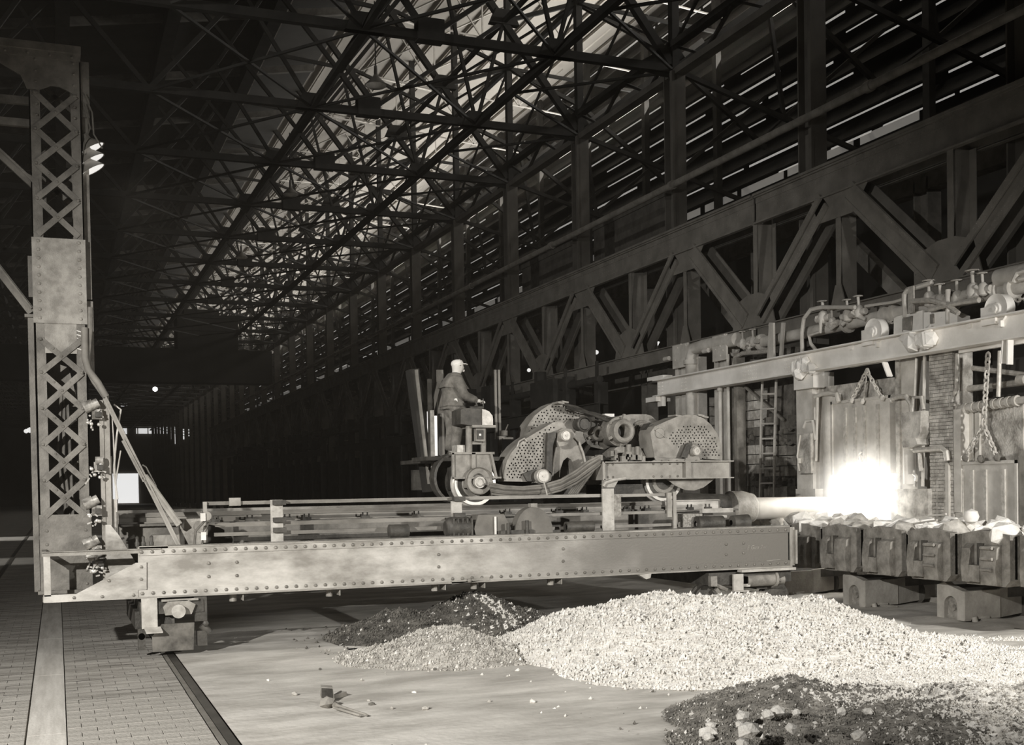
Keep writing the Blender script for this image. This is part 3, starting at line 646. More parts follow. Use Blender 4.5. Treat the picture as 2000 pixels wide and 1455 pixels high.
b = MB(); b.box(a.x - .25, a.x + .35, 17.9, 17.95, 1.5, 1.66); b.tube((a.x - .12, 17.88, 1.6), (a.x - .12, 17.88, 1.78), .03); b.tube((a.x + .22, 17.88, 1.6), (a.x + .22, 17.88, 1.82), .03); part(b, 'bearing_block', DARK, BR)
p = lx(1041, 988, 18.05); b = MB(); b.box(p.x - .06, p.x + .06, 18.0, 18.12, 2.0, 2.1); part(b, 'cover_lug', STEEL, BR, False)
a = lx(1335, 1035, 18.3); c = lx(1372, 1003, 18.3); b = MB(); b.box(a.x, c.x, 18.3, 18.5, 1.6, c.z); part(b, 'limit_box', mat('mottled_box', .3, .8, 0, .5, 25), BR, False)
a = lx(1340, 1035, 18.2); b = MB(); b.lathe([(.05, 0), (.14, .02), (.14, .55), (.001, .56)], (a.x + .2, 18.2, 1.66), (1, 0, 0), 18); b.lathe([(.05, 0), (.13, .02), (.15, .35), (.001, .36)], (a.x + .95, 18.2, 1.66), (1, 0, 0), 18); part(b, 'end_rollers', DARK, BR)
for px0, px1, py0, py1 in ((1380, 1420, 1006, 1012), (1372, 1432, 992, 1002)):
    a, c = lx(px0, py1, 18.5), lx(px1, py0, 18.5); b = MB(); b.box(a.x, c.x, 18.5, 18.6, a.z, c.z); part(b, 'end_bar', LIGHTP, BR, False)
a, c = lx(1375, 1030, 18.5), lx(1428, 1014, 18.5); b = MB(); b.box(a.x, c.x, 18.5, 18.53, a.z, c.z)
for i in range(7): b.dome((a.x + .06 + i * .08, 18.5, (a.z + c.z) / 2), (0, -1, 0), .012)
part(b, 'end_plate', PLATE, BR)
a, c = lx(1300, 998, 19.05), lx(1403, 975, 19.05); b = MB(); b.ibar((a.x, 19.06, (a.z + c.z) / 2), (c.x, 19.06, (a.z + c.z) / 2), .1, c.z - a.z, .02, .02); part(b, 'rail_end_beam', PLATE, BR, False)
# boxes and bits at the left inside
a, c = lx(300, 1068, 18.6), lx(390, 1043, 18.6); b = MB(); b.box(a.x, c.x, 18.6, 19.0, 1.32, c.z); part(b, 'resistor_box', STEEL, BR, False)
a, c = lx(352, 1040, 18.4), lx(395, 1013, 18.4); b = MB(); b.box(a.x, c.x, 18.4, 18.8, 1.4, c.z); b.lathe([(.001, 0), (.09, 0), (.09, .12), (.001, .12)], (c.x - .05, 18.38, c.z - .12), (0, -1, 0), 14); part(b, 'switch_case', MACH, BR)
for px in (268, 280, 296): p = lx(px, 1066, 17.8); b = MB(); b.lathe([(.03, 0), (.035, .05), (.02, .08), (.025, .14), (.001, .16)], (p.x, 17.8, 1.6), (0, 0, 1), 8); part(b, 'insulator', DARK, BR)
a, c = lx(380, 1070, 18.0), lx(400, 1000, 18.0)
b = MB(); b.path([(a.x, 18, 1.6), (a.x + .02, 18, 1.8), (c.x, 18, 1.95), (c.x - .05, 18, 2.1)], .02, 6); b.path([(a.x + .1, 18, 1.6), (c.x + .05, 18, 1.9), (c.x + .3, 18, 1.85)], .012, 5); part(b, 'loose_wires', CABLE, BR)
p = lx(398, 1000, 18.0); b = MB(); b.lathe([(.001, 0), (.07, 0), (.07, .04), (.001, .04)], (p.x + .04, 18, 2.02), (0, -1, 0), 14); part(b, 'trolley_pulley', STEEL, BR)
for px, py in ((396, 1010), (397, 1047)): p = lx(px, py, 17.95); b = MB(); b.box(p.x - .035, p.x + .04, 17.93, 17.97, p.z - .06, p.z + .06); part(b, 'pale_tag', mat('white_paint', .85, .5), BR, False)
# angle brackets and pipes hanging below the girder
for px, dx in ((662, .1), (473, .08), (868, .14), (945, .45), (1095, .12)):
    p = lx(px, 1150, YG + .05); b = MB(); b.box(p.x, p.x + .015, YG + .02, YG + .3, .74, .85); b.box(p.x, p.x + dx, YG + .02, YG + .3, .835, .85); b.tube((p.x - .12, YG + .2, .72), (p.x - .12, YG + .2, .85), .055); part(b, 'hanger_bracket', STEEL, BR, False)
b = MB(); p = lx(915, 1137, YG); b.bar((p.x - .3, YG - .03, .86), (p.x + .35, YG - .03, .9), .02, .05); b.dome((p.x, YG - .05, .88), (0, -1, 0), .04); part(b, 'bent_cleat', STEEL, BR)
b = MB(); p = lx(1255, 1123, YG); b.prism([(p.x - .12, YG - .1, .84), (p.x + .12, YG - .1, .86), (p.x + .1, YG - .1, .78), (p.x + .02, YG - .1, .76)], (0, .1, 0)); part(b, 'bent_cleat', LIGHTP, BR, False)
# left truck
X0 = 1.5
b = MB(); b.box(1.1, 1.32, 17.42, 17.46, .42, .86); b.prism([(1.13, 17.42, .42), (1.36, 17.42, .42), (1.38, 17.28, .36), (1.15, 17.28, .36)], (0, 0, .02)); part(b, 'truck_hanger_strap', LIGHTP, BR, False)
b = MB(); b.box(1.08, 1.98, 17.46, 19.9, .62, .8); b.box(1.85, 2.03, 17.48, 17.52, .48, .84); b.box(1.02, 1.14, 17.6, 19.8, .4, .66); part(b, 'truck_frame', DARK, BR, False)
b = MB(); b.box(1.38, 1.9, 17.40, 17.44, .80, .83); b.prism([(1.43, 17.4, .6), (1.8, 17.4, .6), (1.86, 17.4, .74), (1.74, 17.4, .81), (1.48, 17.4, .81), (1.4, 17.4, .72)], (0, .2, 0)); part(b, 'axle_bearing', MACH, BR, False)
b = MB(); b.tube((1.605, 17.28, .66), (1.605, 17.9, .66), .1, n=24); part(b, 'axle_end', HUB, BR, label='pale round axle end')
b = MB(); b.prism([(1.24, 17.44, .07), (1.82, 17.44, .07), (1.84, 17.44, .47), (1.38, 17.44, .47), (1.24, 17.44, .30)], (0, .05, 0)); part(b, 'rail_guard_plate', mat('dim_guard_plate', .13, .5, .2, .5, 4), BR, False)
for y in (17.95, 19.4):
    b = MB(); b.lathe([(.001, -.07), (.36, -.07), (.36, .03), (.41, .03), (.41, .07), (.001, .07)], (1.5, y, .40), (1, 0, 0), 28); part(b, 'truck_wheel', DARK, BR)
b = MB(); b.tube((1.95, 17.5, .42), (2.06, 17.5, .3), .06); b.box(1.88, 2.02, 17.45, 17.6, .12, .34); b.dome((2.0, 17.42, .45), (0, -1, 0), .05); b.box(1.05, 1.15, 17.5, 17.62, .1, .42); b.tube((1.1, 17.5, .3), (1.1, 17.8, .3), .05); part(b, 'brake_gear', DARK, BR)
# right truck
b = MB(); a = P(1427, 1153); c = P(1446, 1120); b.box(a.x, c.x, 17.5, 17.54, a.z, c.z); b.box(a.x, c.x + .08, 17.44, 17.54, a.z - .02, a.z); part(b, 'truck_hanger_strap', LIGHTP, BR, False)
b = MB(); a = P(1375, 1150); c = P(1545, 1112); b.box(a.x + .1, c.x, 17.6, 19.9, .58, .8); part(b, 'truck_frame', DARK, BR, False)
b = MB(); b.box(P(1440, 1111).x, P(1545, 1108).x, 17.45, 17.6, .80, .845); part(b, 'truck_top_plate', LIGHTP, BR, False)
b = MB(); a = P(1443, 1145); c = P(1467, 1125); b.prism([P(1441, 1146), P(1465, 1146), P(1470, 1128), P(1441, 1123)], (0, .04, 0)); part(b, 'bracket_plate', LIGHTP, BR, False)
b = MB(); a = P(1455, 1138, 17.7); c = P(1508, 1136, 17.7); b.tube((a.x, 17.7, .64), (c.x + .06, 17.7, .64), .13, n=20); b.lathe([(.13, 0), (.16, 0), (.16, .05), (.13, .05)], (c.x, 17.7, .64), (1, 0, 0), 20); b.tube((c.x, 17.7, .62), (c.x + .22, 17.66, .62), .085, n=18); part(b, 'buffer_cylinder', MACH, BR)
b = MB(); b.prism([P(1433, 1157), P(1495, 1155), P(1498, 1185), P(1440, 1176)], (0, .04, 0)); part(b, 'rail_guard_plate', STEEL, BR, False)
b = MB()
for q in ((1456, 1167), (1469, 1165), (1482, 1164), (1476, 1174), (1488, 1164)): b.dome(P(*q), (0, -1, 0), .018)
part(b, 'rivets', RIVET, BR, kind='stuff')
for px, yy in ((1378, 17.8), (1512, 17.9)):
    p = P(px, 1165, yy); b = MB(); b.lathe([(.001, -.06), (.27, -.06), (.27, .03), (.31, .03), (.31, .06), (.001, .06)], (p.x, yy, .30), (0, 1, 0), 26); part(b, 'truck_wheel', DARK, BR)
b = MB(); b.path([P(1385, 1135), P(1400, 1143), P(1420, 1152)], .035, 6); b.box(P(1383, 1130).x, P(1395, 1130).x, 17.5, 17.6, P(1383, 1145).z, P(1383, 1125).z); b.path([P(1398, 1150), P(1405, 1160)], .04, 6); part(b, 'brake_gear', MACH, BR)
b = MB(); b.box(P(1490, 1150).x, P(1545, 1150).x, 17.8, 19.8, .45, .56); part(b, 'side_sill', DARK, BR, False)
# ---- lattice mast
mz0, mz1 = .95, 8.9; Y0, Y1 = 18.3, 18.9
mx0, mx1 = -.25, .47
ma = part(MB().box(mx0, mx0 + .15, Y0, Y0 + .02, mz0, mz1).box(mx1 - .15, mx1, Y0, Y0 + .02, mz0, mz1).box(mx0, mx0 + .02, Y0, Y0 + .15, mz0, mz1).box(mx1 - .02, mx1, Y0, Y0 + .3, mz0, mz1)
          .box(mx0, mx0 + .15, Y1 - .02, Y1, mz0, mz1).box(mx1 - .15, mx1, Y1 - .02, Y1, mz0, mz1), 'mast', MAST, BR, False, label='tall riveted lattice mast')
def pz(py, x=110): return at(x, py, Y=Y0).z
def sub(b, n, m, sm=False, **k): o = part(b, n, m, ma, sm, **k); return o
z_list = [pz(v) for v in (185, 255, 322, 390, 460)]
def xl(za, zb, y=Y0 - .012, off=0):
    for (xa, xb, e) in ((mx0 + .08, mx1 - .08, 0), (mx1 - .08, mx0 + .08, .012)):
        b = MB(); b.bar((xa, y - e, za), (xb, y - e, zb), .012, .085, (0, 0, 1)); sub(b, 'lacing_bar', MAST)
    b = MB(); b.dome(((mx0 + mx1) / 2, y - .02, (za + zb) / 2), (0, -1, 0), .022)
    for xx in (mx0 + .08, mx1 - .08): b.dome((xx, y - .02, za), (0, -1, 0), .026)
    b.dome((mx0 + .08 + .17, y - .01, za + (zb - za) * .27), (0, -1, 0), .018); b.dome((mx1 - .08 - .17, y - .01, za + (zb - za) * .27), (0, -1, 0), .018)
    sub(b, 'rivets', MAST, True, kind='stuff')
for i in range(4): xl(z_list[i], z_list[i + 1])
z_low = [pz(v, 125) for v in (664, 728, 798, 868, 938, 1008)]
for i in range(5): xl(z_low[i], z_low[i + 1])
for i in range(10):
    za = 1.7 + i * .72
    if 4.7 < za < 6.3: continue
    b = MB(); b.bar((mx0 + .08, Y1, za), (mx1 - .08, Y1, za + .5), .02, .07); b.bar((mx1 - .08, Y1, za), (mx0 + .08, Y1, za + .5), .02, .07); sub(b, 'rear_lacing', MAST)
b = MB(); b.box(mx0 - .01, mx1 + .01, Y0 - .03, Y0, pz(632), pz(466)); sub(b, 'splice_plate', MASTP, label='plain riveted splice plate')
b = MB(); zz = pz(630) + .06
while zz < pz(468): 
    for xx in (mx0 + .08, mx1 - .08): b.dome((xx, Y0 - .03, zz), (0, -1, 0), .028)
    zz += .125
sub(b, 'rivets', MASTP, True, kind='stuff')
b = MB(); b.box(mx0 + .14, mx1 - .14, Y0 - .008, Y0, pz(690), pz(632)); sub(b, 'filler_plate', MASTP)
b = MB(); b.box(mx0, mx1, Y0 - .014, Y0, mz0, pz(1005, 120)); sub(b, 'base_plate', MAST)
b = MB()
for i in range(5):
    for xx in (mx0 + .1, mx1 - .08): b.dome((xx, Y0 - .014, 1.05 + i * .2), (0, -1, 0), .026)
sub(b, 'rivets', MAST, True, kind='stuff')
b = MB(); b.box(mx0 - .04, mx1 + .06, Y0 - .08, Y1 + .05, mz0 - .03, mz0 + .02); b.box(mx0 + .1, mx1 - .05, Y0, Y1, .86, .95); sub(b, 'base_flange', MAST)
b = MB(); b.prism([(mx0 - .35, Y0 - .03, 8.9), (mx1 - .02, Y0 - .03, 8.9), (mx1 - .02, Y0 - .03, pz(190)), (mx1 - .16, Y0 - .03, pz(178)), (mx1 - .3, Y0 - .03, pz(170)), (mx0 + .3, Y0 - .03, pz(170)), (mx0 + .14, Y0 - .03, pz(180)), (mx0 - .02, Y0 - .03, pz(180)), (mx0 - .1, Y0 - .03, pz(155))] + [(mx0 - .8, Y0 - .03, pz(105)), (mx0 - .8, Y0 - .03, 8.9)], (0, .03, 0)); sub(b, 'head_gusset', MAST)
b = MB(); b.box(-4, mx1 + .01, Y0 - .09, Y0 + .1, 8.88, 8.99); b.box(-4, mx1, Y0 - .05, Y0 - .03, 8.78, 8.88); sub(b, 'top_boom', MAST, label='boom leading left from the mast head')
b = MB()
for i in range(6):
    for (xx, zz) in ((mx0 + .1, 8.75 - i * .16), (mx1 - .1, 8.75 - i * .16)): b.dome((xx, Y0 - .03, zz), (0, -1, 0), .024)
for i in range(5): b.dome((mx0 + .1 - i * .3 + .5, Y0 - .05, 8.83), (0, -1, 0), .024)
sub(b, 'rivets', MAST, True, kind='stuff')
b = MB(); b.box(mx1, mx1 + .12, Y0 + .05, Y0 + .35, 8.0, 8.82); sub(b, 'head_cap', MAST)
for z1_, z0_ in (((0, 300), (78, 372)), ((0, 530), (62, 610))):
    a, c = at(*z1_, Y=Y0 + .1), at(*z0_, Y=Y0 + .1); b = MB(); d = c - a; b.bar(a - d, c, .06, .12); b.bar(a - d + V((0, -.05, .05)), c + V((0, -.05, .05)), .02, .03); sub(b, 'raking_brace', MAST)
for py in (232, 188):
    z = pz(py, 30); b = MB(); b.box(-4, mx0, Y0 + .12, Y0 + .2, z - .06, z + .05); sub(b, 'cross_boom', MAST)
a = at(40, 340, Y=Y0); b = MB(); b.prism([at(38, 330, Y=Y0 - .01), at(75, 350, Y=Y0 - .01), at(78, 372, Y=Y0 - .01)], (0, .02, 0)); sub(b, 'brace_gusset', MAST)
b = MB(); b.box(mx0 - .09, mx0 - .01, Y0 + .1, Y0 + .3, .95, pz(615)); b.box(mx0 - .13, mx0 + .01, Y0 + .06, Y0 + .34, pz(620), pz(614)); b.box(mx0 - .07, mx0, Y0 + .1, Y0 + .3, pz(580), pz(500)); sub(b, 'side_channel', MAST)
b = MB(); b.box(mx1 + .0, mx1 + .09, Y0 + .1, Y0 + .35, pz(580), pz(220)); b.box(mx1, mx1 + .1, Y0 + .08, Y0 + .4, 4.2, pz(584)); sub(b, 'side_channel', MAST)
M2 = Matrix.Translation((mx1 - .04, Y0 - .006, pz(690, 158))) @ Matrix(((0, -1, 0, 0), (0, 0, -1, 0), (1, 0, 0, 0), (0, 0, 0, 1)))
o = text('13/1L', .16, M2, 'chalk_mark', CHALK, ma)
for k in range(3): b = MB(); b.path([(.05 + .08 * k, Y0 + .3, 1.3), (.12 + .05 * k, Y0 + .3, 2.2), (.02 + .09 * k, Y0 + .3, 3.0), (.1 + .04 * k, Y0 + .3, 3.9)], .025, 6); sub(b, 'inner_cable', CABLE, True)
b = MB(); b.prism([(mx0 + .16, Y0 + .4, pz(790)), (mx1 - .14, Y0 + .4, pz(790)), (mx1 - .2, Y0 + .4, pz(745)), (mx1 - .26, Y0 + .4, pz(712)), (mx0 + .2, Y0 + .4, pz(700))], (0, .03, 0)); sub(b, 'inner_plate', MAST)
# ---- contactor stand beside the mast
a, c = lx(205, 1130, 18.2), lx(213, 772, 18.2)
b = MB(); b.box(lx(196, 900, 18.2).x, lx(204, 900, 18.2).x, 18.2, 18.3, .9, 3.78); b.box(lx(204, 900, 18.2).x, lx(216, 900, 18.2).x, 18.22, 18.24, .9, 3.88); part(b, 'panel_post', STEEL, BR, False)
b = MB(); b.box(lx(216, 1000, 18.2).x, lx(222, 1000, 18.2).x, 18.3, 18.34, 1.2, 2.95); part(b, 'panel_edge', STEEL, BR, False)
b = MB(); b.prism([lx(206, 1025, 18.15), lx(216, 1025, 18.15), lx(232, 1045, 18.15), lx(266, 1100, 18.15), lx(206, 1145, 18.15)], (0, .03, 0)); part(b, 'panel_foot_gusset', PLATE, BR, False)
for (pts, wv) in ((((205, 778), (350, 1068)), .07), (((240, 860), (282, 940)), .05), (((282, 930), (350, 1025)), .10)):
    a, c = lx(*pts[0], 18.15), lx(*pts[1], 18.15); b = MB(); b.bar(a, c, .06, wv); b.bar(a + V((.01, -.04, .02)), c + V((.01, -.04, .02)), .02, wv * .35); part(b, 'raking_brace', STEEL, BR, False)
b = MB(); b.path([lx(*q, 18.15) for q in ((165, 640), (166, 700), (172, 722), (192, 748), (207, 775))], .05, 10); b.path([lx(*q, 18.2) for q in ((176, 600), (176, 650), (170, 720), (183, 745), (204, 775))], .035, 8); part(b, 'cable_hose', mat('hose', .22, .7), BR, label='thick cable hose curving down to the panel')
b = MB(); b.path([lx(*q, 18.25) for q in ((163, 200), (170, 225), (176, 250), (164, 280), (163, 300))], .012, 5); b.path([lx(*q, 18.25) for q in ((162, 180), (180, 220), (183, 262), (200, 290))], .012, 5); part(b, 'loose_wires', CABLE, BR)
b = MB(); b.path([lx(*q, 18.3) for q in ((222, 790), (236, 800), (228, 850), (222, 920), (230, 975))], .015, 6); b.path([lx(*q, 18.3) for q in ((225, 940), (222, 860), (218, 810))], .012, 6); b.path([lx(*q, 18.3) for q in ((228, 1000), (226, 940), (236, 880))], .012, 6); b.path([lx(*q, 18.3) for q in ((278, 908), (285, 912), (305, 950))], .012, 6); part(b, 'loose_wires', mat('pale_wire', .5), BR)
b = MB(); b.tube(lx(222, 1040, 18.35), lx(222, 975, 18.35), .06, n=12); part(b, 'pale_conduit', HUB, BR)
for i, (px, py) in enumerate(((182, 802), (186, 905), (182, 990), (182, 1068), (188, 1092))):
    c0 = lx(px, py, 18.15); b = MB()
    c0 = V((c0.x, 18.15, c0.z))
    b.box(c0.x - .02, c0.x + .12, 18.1, 18.2, c0.z - .13, c0.z + .02); o = part(b, 'contactor', CONT, BR)
    b = MB()
    if i != 1: b.tube(c0 + V((-.13, -.04, .03)), c0 + V((-.0, -.04, .09)), .085, n=16); b.tube(c0 + V((-.04, -.05, .06)), c0 + V((.07, -.05, .12)), .07, n=16)
    else: b.tube(c0 + V((.0, -.04, .04)), c0 + V((.11, -.04, .04)), .06, n=12)
    part(b, 'coil', CONT, o)
    b = MB()
    for j in range(9): p = c0 + V((random.uniform(-.09, .1), random.uniform(-.08, 0), random.uniform(-.28, .0))); b.bar(p, p + V((random.uniform(-.07, .07), 0, random.uniform(-.1, .04))), .022, .022)
    for j in range(4): b.dome(c0 + V((random.uniform(-.1, .1), -.08, random.uniform(-.26, -.02))), (0, -1, 0), .03)
    part(b, 'contact_arms', mat('bright_copper', .6, .35, .4, .3, 20), o)
    b = MB(); b.box(c0.x + .02, c0.x + .1, 18.03, 18.1, c0.z - .1, c0.z - .02); part(b, 'arc_box', DARK, o, False)

# floodlights on the mast
for i, (z, lab) in enumerate([(pz(283, 175), 'uppermost of the three lit floodlight reflectors on the lattice mast'), (pz(305, 175), 'middle one of the three lit floodlight reflectors on the lattice mast'), (pz(325, 175), 'lowest of the three lit floodlight reflectors on the lattice mast')]):
    cx_ = .60; ax = V((.50, -.02, -.87)); cc = V((cx_, 18.42, z))
    r = root('floodlight', tuple(cc), lab, 'floodlight', 'reflectors on the mast')
    b = MB(); b.lathe([(.03, -.22), (.06, -.2), (.07, -.12), (.16, -.02), (.20, .03), (.19, .03), (.06, -.1), (.001, -.1)], cc, ax, 22); part(b, 'reflector', mat('reflector_back', .2, .5), r)
    b = MB(); b.lathe([(.19, .025), (.10, .0), (.001, -.02)], cc, ax, 22); part(b, 'lit_glass', LAMPE, r)
    b = MB(); b.bar(cc + V((-.03, 0, .15)), (.47, 18.42, z + .15), .03, .03); part(b, 'bracket', STEEL, r)
light('mast_flood', 'SPOT', (.75, 18.2, 7.1), 500, .15, (9, 17, 0), 95)

# ================================================================ trolley
TR = root('charging_trolley', (9, 19.8, 2.07), 'charging trolley with perforated gear guards, motors and long charging bar', 'machine trolley')
YW = 19.17
def T(x, y, Y=YW): return at(x, y, Y=Y)
def wheel(x, y, z, rad, rim=BRIGHT):
    b = MB(); b.lathe([(.001, 0), (.30 * rad / .36, 0), (.31 * rad / .36, -.01)], (x, y - .05, z), (0, 1, 0), 36)
    o = part(b, 'wheel_disc', DARK, TR)
    b = MB(); b.lathe([(rad - .055, -.062), (rad, -.062), (rad, .06), (rad + .03, .065), (rad + .03, .1), (rad - .05, .1)], (x, y, z), (0, 1, 0), 40); part(b, 'wheel_rim', rim, o)
    b = MB()
    b.lathe([(rad * .45, -.06), (rad * .6, -.08), (rad * .66, -.06)], (x, y, z), (0, 1, 0), 24); part(b, 'wheel_rib', MACH, o)
    return o
wc = T(926, 940); RW = .385
wheel(wc.x, YW, 2.07 + RW, RW); wx2 = T(1312, 940).x; wheel(wx2 - .15, YW + .1, 2.07 + RW, RW)
wheel(wx2, 22.3, 2.07 + RW, RW, DARK)
# operator end truck box
Yb = 19.0
def Q(x, y): return at(x, y, Y=Yb)
b = MB(); a, c = Q(883, 935), Q(961, 884)
b.prism([Q(885, 936), Q(885, 884), Q(959, 884), Q(962, 928), Q(970, 936)], (0, .08, 0)); fr = part(b, 'truck_side_casting', MACH, TR, False)
b = MB(); b.box(a.x - .02, c.x + .03, Yb - .05, Yb + .1, c.z - .03, c.z + .01); q0, q1 = Q(885, 937), Q(975, 931); b.box(q0.x, q1.x + .02, Yb - .06, Yb + .08, q1.z - .03, q1.z); b.box(Q(922, 900).x - .02, Q(926, 900).x + .01, Yb - .05, Yb, Q(922, 915).z, c.z); b.box(a.x - .01, a.x + .03, Yb - .05, Yb, q1.z, c.z); b.bar(Q(958, 886) + V((0, -.02, 0)), Q(969, 935) + V((0, -.02, 0)), .05, .04); part(b, 'casting_ribs', MACH, fr, False)
b = MB(); b.lathe([(.13, -.02), (.22, -.02), (.24, -.06), (.24, .02)], (wc.x, Yb - .04, 2.5), (0, 1, 0), 26); part(b, 'bearing_collar', MACH, fr)
b = MB(); b.tube((wc.x, Yb - .14, 2.475), (wc.x, Yb + .1, 2.475), .10, n=24); b.lathe([(.06, -.16), (.075, -.155), (.08, -.14)], (wc.x, Yb, 2.475), (0, 1, 0), 20); part(b, 'axle_end', HUB, fr, label='pale round axle end')
b = MB(); b.prism([T(905, 953, Yb), T(928, 952, Yb), T(938, 942, Yb), T(930, 936, Yb), T(908, 940, Yb)], (0, .04, 0)); part(b, 'brake_arm', MACH, TR, False)
# chassis
b = MB(); b.box(wc.x - .35, wx2 + .8, 19.5, 19.62, 2.35, 2.75); b.box(wc.x - .3, wx2 + .8, 21.9, 22.05, 2.35, 2.75); b.box(wc.x - .5, wc.x + .9, 19.3, 22.1, 2.86, 2.93); b.box(T(985, 942).x, wx2, 19.3, 22.1, 2.2, 2.4); part(b, 'chassis', DARK, TR, False)
b = MB(); b.lathe([(.42, 0), (.46, .02), (.46, .3), (.001, .3)], (wc.x - .22, 19.35, 2.56), (0, 1, 0), 28); part(b, 'wheel_guard', DARK, TR)
# right frame I beam
b = MB(); a, c = at(1178, 935, Y=18.85), at(1427, 901, Y=18.85); zt, zb = (at(1178, 898, Y=18.85).z + at(1427, 903, Y=18.85).z) / 2, (a.z + at(1427, 936, Y=18.85).z) / 2
b.box(a.x, c.x, 18.9, 18.92, zb, zt); b.box(a.x, c.x + .04, 18.8, 19.0, zt - .02, zt); b.box(a.x, c.x + .04, 18.8, 19.0, zb, zb + .02); b.box(at(1340, 920, Y=18.8).x, at(1350, 920, Y=18.8).x, 18.81, 18.9, zb, zt); b.box(a.x - .03, a.x + .02, 18.8, 19.3, zb, zt); b.box(a.x, c.x, 19.3, 19.34, zb, zt)
fb = part(b, 'frame_beam', STEEL, TR, False, label='broad pale beam carrying the right gear guard')
b = MB()
for px in (1187, 1197, 1276, 1292, 1308, 1323):
    for zz in (zb + .05, zt - .05): b.dome((at(px, 915, Y=18.9).x, 18.9, zz), (0, -1, 0), .024)
for px in (1292, 1306, 1322, 1360): b.dome((at(px, 893, Y=18.9).x, 18.9, zt), (0, 0, 1), .028)
part(b, 'bolts', RIVET, fb, kind='stuff')
# collector bracket at its left foot
b = MB(); b.prism([at(1180, 952, Y=18.7), at(1200, 952, Y=18.7), at(1208, 938, Y=18.7), at(1180, 938, Y=18.7)], (0, .1, 0)); b.path([at(*q, Y=18.66) for q in ((1178, 950), (1182, 943), (1200, 937), (1222, 934))], .03, 8); part(b, 'collector_bracket', LIGHTP, TR)
# gear guards
def dots(poly_test, x0, x1, y0, y1, sp, Y):
    out = []; row = 0; y = y0
    while y < y1:
        x = x0 + (sp / 2 if row % 2 else 0)
        while x < x1:
            if poly_test(x, y): out.append(at(x + random.uniform(-1.2, 1.2), y + random.uniform(-1.2, 1.2), Y=Y))
            x += sp
        y += sp * .82; row += 1
    return out
def inside(poly):
    def f(x, y):
        c = False; n = len(poly)
        for i in range(n):
            (xa, ya), (xb, yb) = poly[i], poly[(i + 1) % n]
            if (ya > y) != (yb > y) and x < (xb - xa) * (y - ya) / (yb - ya) + xa: c = not c
        return c
    return f
def guard(out, dotpoly, Y, name, sp, lab, depth=.5):
    O = [at(*q, Y=Y) for q in out]
    g = holed(O, dots(inside(dotpoly), min(q[0] for q in dotpoly), max(q[0] for q in dotpoly), min(q[1] for q in dotpoly), max(q[1] for q in dotpoly), sp, Y), .012, name, GUARD, TR, .0155)
    g['label'] = lab
    b = MB(); n = len(O)
    C_ = sum(O, V((0, 0, 0))) / n
    inn = [C_ + (p - C_) * .985 for p in O]
    b.prism([p + V((0, .25, 0)) for p in inn], (0, .02, 0)); part(b, 'guard_back', DARK, g, False)
    b = MB()
    for i in range(n):
        p, q = O[i], O[(i + 1) % n]
        b.add([p + V((0, .0, 0)), q + V((0, .0, 0)), q + V((0, depth, 0)), p + V((0, depth, 0))], [(0, 1, 2, 3)])
    part(b, 'guard_edge', STEEL, g, False)
    return g
# back left guard
o2 = [(1018, 880)] + [(1020, 862), (1024, 845), (1032, 828), (1044, 812), (1058, 800), (1072, 791), (1085, 786), (1098, 785), (1112, 790), (1128, 800), (1145, 812), (1160, 826), (1160, 850), (1120, 880)]
guard(o2, [(1024, 868), (1026, 848), (1036, 828), (1050, 811), (1068, 796), (1090, 789), (1110, 792), (1130, 805), (1140, 820), (1100, 822), (1070, 832), (1040, 856)], 20.0, 'gear_guard', 7.2, 'rear perforated gear guard', .4)
# front left guard
o1 = [(984, 940), (985, 918), (990, 900), (998, 885), (1010, 870), (1026, 857), (1046, 845), (1068, 832), (1080, 825), (1090, 823), (1100, 826), (1106, 836), (1080, 842), (1074, 848), (1072, 870), (1068, 895), (1062, 912), (1046, 922), (1030, 930), (1042, 941)]
guard(o1, [(988, 936), (992, 905), (1003, 885), (1018, 870), (1040, 855), (1060, 842), (1080, 830), (1092, 829), (1075, 843), (1070, 848), (1066, 880), (1062, 905), (1046, 918), (1022, 932)], 19.1, 'gear_guard', 7.0, 'front perforated gear guard')
# right guard
o3 = [(1262, 888), (1271, 892), (1409, 905), (1410, 885), (1408, 865), (1400, 845), (1388, 828), (1374, 816), (1358, 810), (1340, 809), (1322, 813), (1300, 822), (1278, 832), (1270, 840)]
o3 = [(1278, 893), (1274, 870), (1270, 845), (1278, 833), (1300, 823), (1322, 814), (1340, 810), (1358, 811), (1374, 817), (1388, 829), (1400, 846), (1408, 866), (1410, 885), (1409, 898)]
guard(o3, [(1305, 858), (1318, 840), (1335, 832), (1360, 828), (1380, 833), (1397, 855), (1405, 890), (1372, 897), (1372, 880), (1352, 862), (1335, 870), (1322, 874)], 19.15, 'gear_guard', 6.8, 'right perforated gear guard')
b = MB(); p = T(1289, 846, 19.13); b.lathe([(.001, -.012), (.09, -.012), (.1, 0)], p, (0, 1, 0), 24); b.bar(p + V((-.1, -.015, .06)), p + V((.12, -.015, -.08)), .012, .02); part(b, 'guard_pin', STEEL, TR)
b = MB(); b.prism([T(1278, 893, 19.05), T(1409, 900, 19.05), T(1402, 930, 19.05), T(1390, 940, 19.05), T(1374, 952, 19.05), T(1356, 958, 19.05), T(1338, 957, 19.05), T(1318, 948, 19.05), T(1300, 934, 19.05)], (0, .02, 0)); part(b, 'gear_disc', GUARD, TR, False, label='smooth lower half of the big gear disc')
